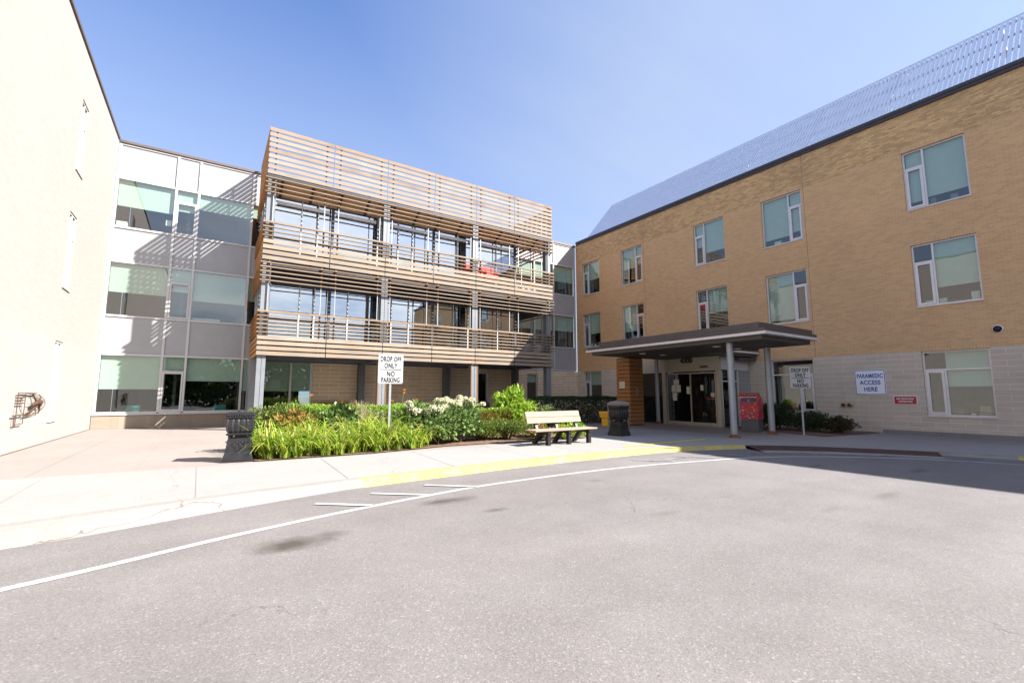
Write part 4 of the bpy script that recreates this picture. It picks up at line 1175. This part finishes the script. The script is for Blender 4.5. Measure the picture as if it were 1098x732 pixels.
# mailbox
def m_mail():
    m, nt, b, o = newmat('mailbox collage wrap')
    p = objc(nt)
    v = N(nt, 'TexVoronoi', {'distance': 'MANHATTAN'}, Vector=N(nt, 'Mapping', Vector=p, Rotation=(.5,.6,.7)).outputs[0], Scale=23.0)
    r_ = N(nt, 'SeparateColor', Color=v.outputs['Color']).outputs[0]
    c = ramp(nt, r_, [(.0,(.50,.012,.02)),(.45,(.42,.01,.02)),(.46,(.58,.10,.07)),(.58,(.06,.05,.28)),(.66,(.50,.012,.02)),(.80,(.65,.36,.32)),(.86,(.28,.01,.04)),(1.0,(.55,.02,.03))])
    r_.node.outputs[0]
    for n in nt.nodes:
        if n.type == 'VALTORGB': n.color_ramp.interpolation = 'CONSTANT'
    nt.links.new(c, b.inputs['Base Color']); b.inputs['Roughness'].default_value = .4
    return m
M['mail'] = m_mail()
mx = thing('mailbox', 'red patterned mailbox on grey pedestal beside the canopy column', 'mailbox', (18.52,10.28,gz(18.5)), local=True, rz=R(-77))
b = MB(); b.box(-.32,.32,-.29,.29,0,.50)
for x in [-.29+.058*k for k in range(11)]: b.box(x-.014,x+.014,-.305,-.29,0,.50)
b.build('pedestal', M['dark_steel'], mx)
b = MB(); b.raw([(-.35,-.33,.503),(.35,-.33,.503),(.35,.33,.503),(-.35,.33,.503),(-.35,-.33,1.56),(.35,-.33,1.56),(.35,.33,1.34),(-.35,.33,1.34),(-.35,-.20,1.56),(.35,-.20,1.56)],
      [(0,3,2,1),(0,1,5,4),(1,2,6,9,5),(2,3,7,6),(3,0,4,8,7),(4,5,9,8),(8,9,6,7)]); b.build('body', M['mail'], mx, bevel=.015)
b = MB(); b.box(-.29,.29,-.345,-.332,1.42,1.47); b.build('slot', M['black'], mx)
b = MB(); b.box(-.30,.30,-.36,-.332,1.385,1.415); b.build('slot_lip', M['galv'], mx)
b = MB(); b.box(-.29,.29,-.338,-.332,1.21,1.33); b.build('blue_band', m_plain('navy band', (.015,.03,.14), .4, 0, .05, 3), mx)
b = MB(); b.lathe([(0,0),(.042,.002),(.042,.006)], (0,0,0), 16); o = b.build('roundel', M['sign_white'], mx, loc=(0,-.339,1.27)); o.rotation_euler = (R(90),0,0)
b = MB(); b.lathe([(0,0),(.030,.002),(.030,.006)], (0,0,0), 16); o = b.build('roundel_centre', M['red'], mx, loc=(0,-.342,1.27)); o.rotation_euler = (R(90),0,0)

# rusted wall sculpture on the left building
wsx = thing('wall_sculpture', 'rusty wire sculpture of hoops and a small figure on the sunlit wall', 'sculpture', (-4,17.2,.8))
b = MB(mL)
def arc(cy, cz, ry, rz_, a0, a1, w=.06, n=22): return [(cy+ry*math.cos(R(a0+(a1-a0)*i/n)), cz+rz_*math.sin(R(a0+(a1-a0)*i/n)), w) for i in range(n+1)]
def flat(path, w_): b.tube(path, w_*.62, 6)
flat(arc(16.75,1.18,1.75,.30,-90,90), .012); flat(arc(16.75,1.18,1.35,.29,-90,90), .010); flat(arc(17.0,1.18,.62,.27,0,360), .010)
flat([(16.2,1.48,.06),(17.6,1.47,.06)], .016); flat([(16.2,.93,.06),(16.8,.93,.06)], .012)
flat([(16.2,1.48,.06),(16.2,.66,.06)], .014); flat([(16.75,1.46,.06),(16.75,.70,.06)], .014)
for z in (1.22,1.29,1.36,1.43): flat([(16.2,z,.07),(16.7,z,.07)], .020)
flat([(15.95,.92,.06),(16.7,.92,.06)], .022); flat([(16.1,.70,.06),(16.75,.70,.06)], .018); flat([(16.1,.92,.06),(16.1,.66,.06)], .016)
flat([(17.0,1.18,.06),(18.5,1.18,.06)], .010)
b.build('hoops', M['rust_brown'], wsx)
b = MB(mL)
b.tube([(17.2,1.14,.09),(17.55,1.24,.12),(17.85,1.17,.10)], [.03,.06,.05], 8); b.tube([(17.55,1.22,.1),(17.4,1.36,.08),(17.3,1.47,.06)], [.025,.02,.015], 6)
b.tube([(17.8,1.14,.1),(17.95,1.0,.08),(17.95,.92,.06)], [.03,.022,.015], 6); b.tube([(17.6,1.13,.1),(17.3,1.02,.08),(16.9,.94,.06)], [.03,.02,.015], 6)
b.tube([(17.85,1.25,.1),(17.95,1.35,.08),(17.9,1.43,.06)], [.022,.018,.014], 6); b.lathe([(0,-.05),(.05,-.02),(.05,.02),(0,.05)], (17.98,1.24,.10), 8)
b.build('figure', M['rust_brown'], wsx)

# timber planter box and garden benches behind the bed
pb = thing('planter_box', 'brown timber planter frame behind the park bench', 'planter', (11.4,16.2,0))
b = MB(); b.box(10.75,12.15,15.98,16.02,.25,.78); b.box(10.75,12.15,16.42,16.46,.25,.78); b.box(10.75,10.79,16.02,16.42,.25,.78); b.box(12.11,12.15,16.02,16.42,.25,.78)
b.build('side_board', M['brown_wood'], pb)
b = MB(); b.box(10.79,12.11,16.02,16.42,.28,.70); b.build('soil', M['mulch'], pb)
for x in (10.72,12.12):
    for y in (15.95,16.43):
        b = MB(); b.box(x,x+.06,y,y+.06,0,.86); b.build('post', M['brown_wood'], pb)
mb = shell_bush('leafy_plant', .55, .2, .36, 420, .10, .05, [M['lime'],M['bark']], .3, seed=61, z0=.02)
place(mb, (11.4,16.2,.68), 'pale green plant growing in the brown timber planter', 'plant')
gbn = thing('garden_bench', 'brown timber bench against the wall under the balconies', 'bench', (5.15,24.6,0))
b = MB(); b.box(4.4,6.2,24.9,24.95,.55,1.02); b.build('backrest', M['brown_wood'], gbn)
b = MB(); b.box(4.4,6.2,24.35,24.88,.42,.47); b.build('seat', M['brown_wood'], gbn)
for x in (4.45,6.08):
    b = MB(); b.box(x,x+.07,24.4,24.93,0,.415); b.build('leg', M['brown_wood'], gbn)
def patio_chair(loc, rz, label):
    t = thing('patio_chair', label, 'chair', loc, 'black patio chairs under the balconies', local=True, rz=rz)
    b = MB(); b.box(-.24,.24,-.24,.24,.42,.46); b.build('seat', M['black'], t, bevel=.01)
    P = [(-.24,.46),(.24,.46)]+[(.24*math.cos(R(a)), .80+.24*math.sin(R(a))) for a in range(0,181,15)]
    b = MB(mS); b.prism(P, .20, .24); b.build('backrest', M['black'], t, bevel=.008)
    for x in (-.21,.21):
        for y in (-.21,.21):
            b = MB(); b.tube([(x,y,0),(x*.95,y*.95,.42)], .014, 6); b.build('leg', M['black'], t)
    return t
pc = patio_chair((8.55,20.0,0), .3, 'black round-backed patio chair left of the creamy hydrangea')
dup(pc, (12.75,21.9,0), 2.6, 'black round-backed patio chair in front of the dark door')

# guy rope by the last column
b = MB(); b.tube([(17.2,21.2,2.6),(18.6,21.3,1.05)], .016, 6); tag(b.build('guy_rope', M['paper']), 'pale taut rope slanting down from the last balcony column', 'rope')

# ------------------------------------------------------------------ canopy, vestibule, pier
ca = thing('entrance_canopy', 'flat grey entrance canopy on round steel columns', 'canopy', (16.5,11.8,-.05))
b = MB(); b.box(14.75,18.42,7.58,15.98,3.385,3.475); b.box(18.42,22.44,11.9,15.98,3.385,3.475); b.build('edge_trim', M['alu'], ca)
b = MB()
b.prism([(14.80,7.65),(18.45,7.65),(18.45,11.95),(22.44,11.95),(22.44,15.9),(14.80,15.9)], 3.478, 3.60)
b.prism([(14.86,7.85),(18.60,7.85),(18.60,11.9),(22.44,11.9),(22.44,15.2),(14.86,15.2)], 3.603, 3.80)
b.build('roof', M['fascia'], ca)
b = MB(); b.prism([(14.92,7.80),(18.25,7.80),(18.25,12.0),(22.4,12.0),(22.4,15.75),(14.92,15.75)], 3.24, 3.382); b.build('soffit', M['soffit'], ca)
for x, y in ((15.95,10.05),(17.45,10.1),(16.0,13.65),(17.4,13.66)):
    b = MB(); b.lathe([(.13,-.022),(.15,-.012),(.15,.0)], (x,y,3.238), 18); b.raw([(x+.13*math.cos(k*.349), y+.13*math.sin(k*.349), 3.216) for k in range(18)], [tuple(range(18))]); b.build('downlight', M['light'], ca)
for (x, y) in ((15.22,9.1),(18.02,9.25),(19.42,15.68)):
    b = MB(); b.tube([(x,y,gz(x)+.02),(x,y,3.238)], .115 if x < 19 else .10, 20)
    o = b.build('column', M['grey_steel'], ca)
    b = MB(); b.lathe([(.20,0),(.19,.03),(.13,.05),(.122,.10),(.117,.12)], (x,y,gz(x)+.004), 14, smooth=False); b.build('base_collar', M['rust'], o)

ve = thing('entrance_vestibule', 'glazed entrance vestibule with sliding doors and black house number', 'entrance', (20.6,14.5,-.08))
XV = 19.9; zb = gz(XV)
mV = lambda u, v, w: (XV-w, u, v)
b = MB(mV)
b.box(12.45,17.3,2.60,3.235,-.12,.0); b.box(12.45,15.75,2.66,2.70,.0,.012); b.box(12.45,15.75,2.97,3.0,0,.012); b.box(12.45,17.3,2.56,2.597,-.14,.02)
b.build('header', M['beige_alu'], ve)
for u0, u1 in ((12.45,12.66),(15.52,15.74),(17.22,17.32)):
    b = MB(mV); b.box(u0,u1,zb-.1,2.557,-.12,.01); b.build('door_post', M['beige_alu'], ve)
b = MB(mV); b.box(12.66,15.52,zb-.06,zb+.05,-.10,-.01); b.build('threshold', M['beige_alu'], ve)
for a, b_, w in ((12.70,14.10,-.04),(14.03,15.49,-.08)):
    f = MB(mV); t = .055
    f.box(a,a+t,zb+.06,2.50,w-.02,w+.015); f.box(b_-t,b_,zb+.06,2.50,w-.02,w+.015); f.box(a+t,b_-t,2.44,2.50,w-.02,w+.015); f.box(a+t,b_-t,zb+.06,zb+.16,w-.02,w+.015)
    o = f.build('sliding_door', M['beige_alu'], ve)
    p = MB(mV); p.quad([(a+t,zb+.16,w),(b_-t,zb+.16,w),(b_-t,2.44,w),(a+t,2.44,w)]); p.build('pane', M['dark_glass'], o)
def paper(u0, u1, v0, v1, w, m='paper'):
    p = MB(mV); p.box(u0,u1,v0,v1,w+.002,w+.006); o = p.build('notice', M[m], ve)
    if m == 'paper':
        q = MB(mV); v = v1-.04
        while v > v0+.03: q.box(u0+.03,u1-.03,v-.006,v,w+.007,w+.008); v -= .035
        q.build('print', M['dark_steel'], o)
for q in ((14.75,15.05,1.93,2.18,-.06),(14.95,15.2,1.55,1.90,-.06),(14.66,14.93,1.55,1.90,-.06),(14.90,15.15,1.12,1.50,-.06),(14.14,14.32,1.45,1.80,-.06),(13.37,13.52,1.62,1.88,-.04),(12.80,12.98,1.32,1.50,-.04)): paper(*q)
paper(14.14,14.32,1.78,1.83,-.055,'yellow_plastic'); paper(12.8,13.2,1.20,1.235,-.036,'red')
p = MB(mV); p.quad([(15.74,zb,-.05),(17.22,zb,-.05),(17.22,2.557,-.05),(15.74,2.557,-.05)]); p.build('pane', M['dark_glass'], ve)
p = MB(); mm = MB()
p.quad([(20.1,12.5,zb),(21.35,12.5,zb),(21.35,12.5,2.557),(20.1,12.5,2.557)]); p.build('pane', M['dark_glass'], ve)
mm.box(20.02,20.1,12.452,12.55,zb-.1,2.557); mm.box(21.35,21.43,12.452,12.55,zb-.1,2.557); mm.box(20.1,21.35,12.46,12.54,2.02,2.08); mm.box(19.901,22.4,12.452,12.57,2.60,3.235); mm.box(20.70,20.75,12.46,12.54,zb,2.02)
mm.build('side_frame', M['alu'], ve)
p = MB(); p.box(21.432,22.49,12.46,12.7,zb-.2,2.597); p.build('side_wall', m_brick('grey block', 0, (.30,.285,.27), (.27,.255,.24), (.36,.35,.33), .62, .20, .012, .12), ve)
p = MB(); p.box(21.0,22.7,12.1,12.44,3.05,3.2); p.build('side_eave', M['fascia'], ve)
p = MB(); p.quad([(25.5,12.4,zb),(25.5,17.4,zb),(25.5,17.4,3.2),(25.5,12.4,3.2)]); p.quad([(20,17.35,zb),(25.5,17.35,zb),(25.5,17.35,3.2),(20,17.35,3.2)]); p.quad([(19.95,12.7,zb+.004),(25.5,12.7,zb+.004),(25.5,17.3,zb+.004),(19.95,17.3,zb+.004)])
p.quad([(22.6,12.42,zb),(25.5,12.42,zb),(25.5,12.42,3.2),(22.6,12.42,3.2)])
p.box(23.5,24.3,13.6,15.2,zb,1.0); p.build('lobby', M['room'], ve)
text('house_number', '4300', .36, (XV-.03,14.22,3.08), (R(90),0,R(-90)), M['black'], None, .95, .014, 1.0, off=.012)
hn = bpy.data.objects['house_number']; hn.parent = ve; hn.location = Vector((XV-.03,14.22,3.10))-Vector(ve.location)
p = MB(mV); p.box(13.05,13.45,2.72,2.80,.012,.05); p.build('door_sensor', M['black'], ve)

pi = thing('slatted_pier', 'square pier clad in orange brown cedar boards under the canopy', 'pier', (17.55,15.8,-.06))
b = MB()
rb_ = random.Random(2); z = -.02
while z < 3.1:
    b.box(17.06,18.02,15.40,15.43,z,z+.160); b.box(17.06,17.09,15.433,16.24,z,z+.160); b.box(17.06,18.02,16.243,16.27,z,z+.160); b.box(17.99,18.02,15.433,16.24,z,z+.160); z += .19
b.build('boards', M['pier_wood'], pi)
b = MB(); b.box(17.095,17.985,15.435,16.235,-.06,3.235); b.build('core', M['black'], pi)
b = MB(); b.box(17.045,17.058,15.72,16.08,1.73,2.06); b.build('plaque', m_plain('cream plaque', (.62,.58,.47), .6, 0, .05, 6), pi)
b = MB(); b.box(17.52,17.60,15.385,15.398,1.42,1.75); b.build('entry_button', M['galv'], pi)

# ------------------------------------------------------------------ light
SUN = Vector((1.07,-1.0,1.20)).normalized()
el = math.asin(SUN.z); az = math.atan2(SUN.x, SUN.y)
w = bpy.data.worlds.new('World'); sc.world = w; w.use_nodes = True
nt = w.node_tree; nt.nodes.clear()
out = nt.nodes.new('ShaderNodeOutputWorld')
sky = N(nt, 'TexSky', {'sky_type': 'NISHITA', 'sun_disc': False, 'sun_elevation': el, 'sun_rotation': az, 'air_density': 1.0, 'dust_density': 1.2, 'ozone_density': 1.6})
d = nt.nodes.new('ShaderNodeTexCoord').outputs['Generated']
sx = N(nt, 'SeparateXYZ', Vector=d)
zc = math_(nt, 'ADD', math_(nt, 'MAXIMUM', sx.outputs[2], 0.0), .16)
cv = N(nt, 'CombineXYZ', X=math_(nt, 'DIVIDE', sx.outputs[0], zc), Y=math_(nt, 'DIVIDE', sx.outputs[1], zc))
n1 = nz(nt, cv.outputs[0], 1.1, 8, .6)
n2 = nz(nt, scl(nt, cv.outputs[0], (.35,1.2,1)), 1.0, 6, .6)
# piled cloud behind the viewer, brightened to fill shaded faces, thin veil ahead toward +x
bk_ = math_(nt, 'MULTIPLY', sx.outputs[1], -1.6, clamp=True)
cum = math_(nt, 'MULTIPLY', ramp(nt, n1, [(.36,(0,0,0)),(.58,(1,1,1))]), bk_)
cir = math_(nt, 'MULTIPLY', ramp(nt, n2, [(.28,(.42,.42,.42)),(.72,(1,1,1))]), math_(nt, 'MULTIPLY_ADD', sx.outputs[0], 1.9, -.24, clamp=True))
cm = math_(nt, 'MAXIMUM', math_(nt, 'MULTIPLY', cum, .85), math_(nt, 'MULTIPLY', cir, .9))
hz = math_(nt, 'MULTIPLY_ADD', sx.outputs[2], -1.9, 1.25, clamp=True)
veil = math_(nt, 'MAXIMUM', hz, cir)
blue = mixc(nt, 1.0, sky.outputs[0], (1.0,1.11,1.42), 'MULTIPLY')
lum = mixc(nt, math_(nt, 'MULTIPLY', veil, .92), blue, (2.85,3.35,4.25,1))
lum = mixc(nt, math_(nt, 'MULTIPLY', cum, .85), lum, (6.6,6.9,7.4,1))
bg = N(nt, 'Background', Color=lum, Strength=.064)
nt.links.new(bg.outputs[0], out.inputs[0])
sd = bpy.data.lights.new('Sun', 'SUN'); sd.energy = 5.0; sd.angle = R(.53); sd.color = (1.0,.955,.89)
so = bpy.data.objects.new('Sun', sd); COL.objects.link(so); so.rotation_euler = (-SUN).to_track_quat('-Z','Y').to_euler(); so.location = (20,-20,30)

# ------------------------------------------------------------------ camera
cd = bpy.data.cameras.new('Camera'); cd.sensor_width = 36; cd.lens = 16.0; cd.clip_end = 2000; cd.clip_start = .05
co = bpy.data.objects.new('Camera', cd); COL.objects.link(co)
co.location = (0,0,1.45); co.rotation_euler = (R(90+6.573), 0, R(-33.46))
sc.camera = co
sc.view_settings.view_transform = 'Standard'; sc.view_settings.look = 'None'; sc.view_settings.gamma = 1
sc.view_settings.exposure = 1.75
sc.render.engine = 'CYCLES'
sc.cycles.max_bounces = 7; sc.cycles.diffuse_bounces = 4; sc.cycles.glossy_bounces = 4; sc.cycles.transparent_max_bounces = 12
sc.cycles.caustics_reflective = False; sc.cycles.caustics_refractive = False
sc.cycles.sample_clamp_indirect = 6
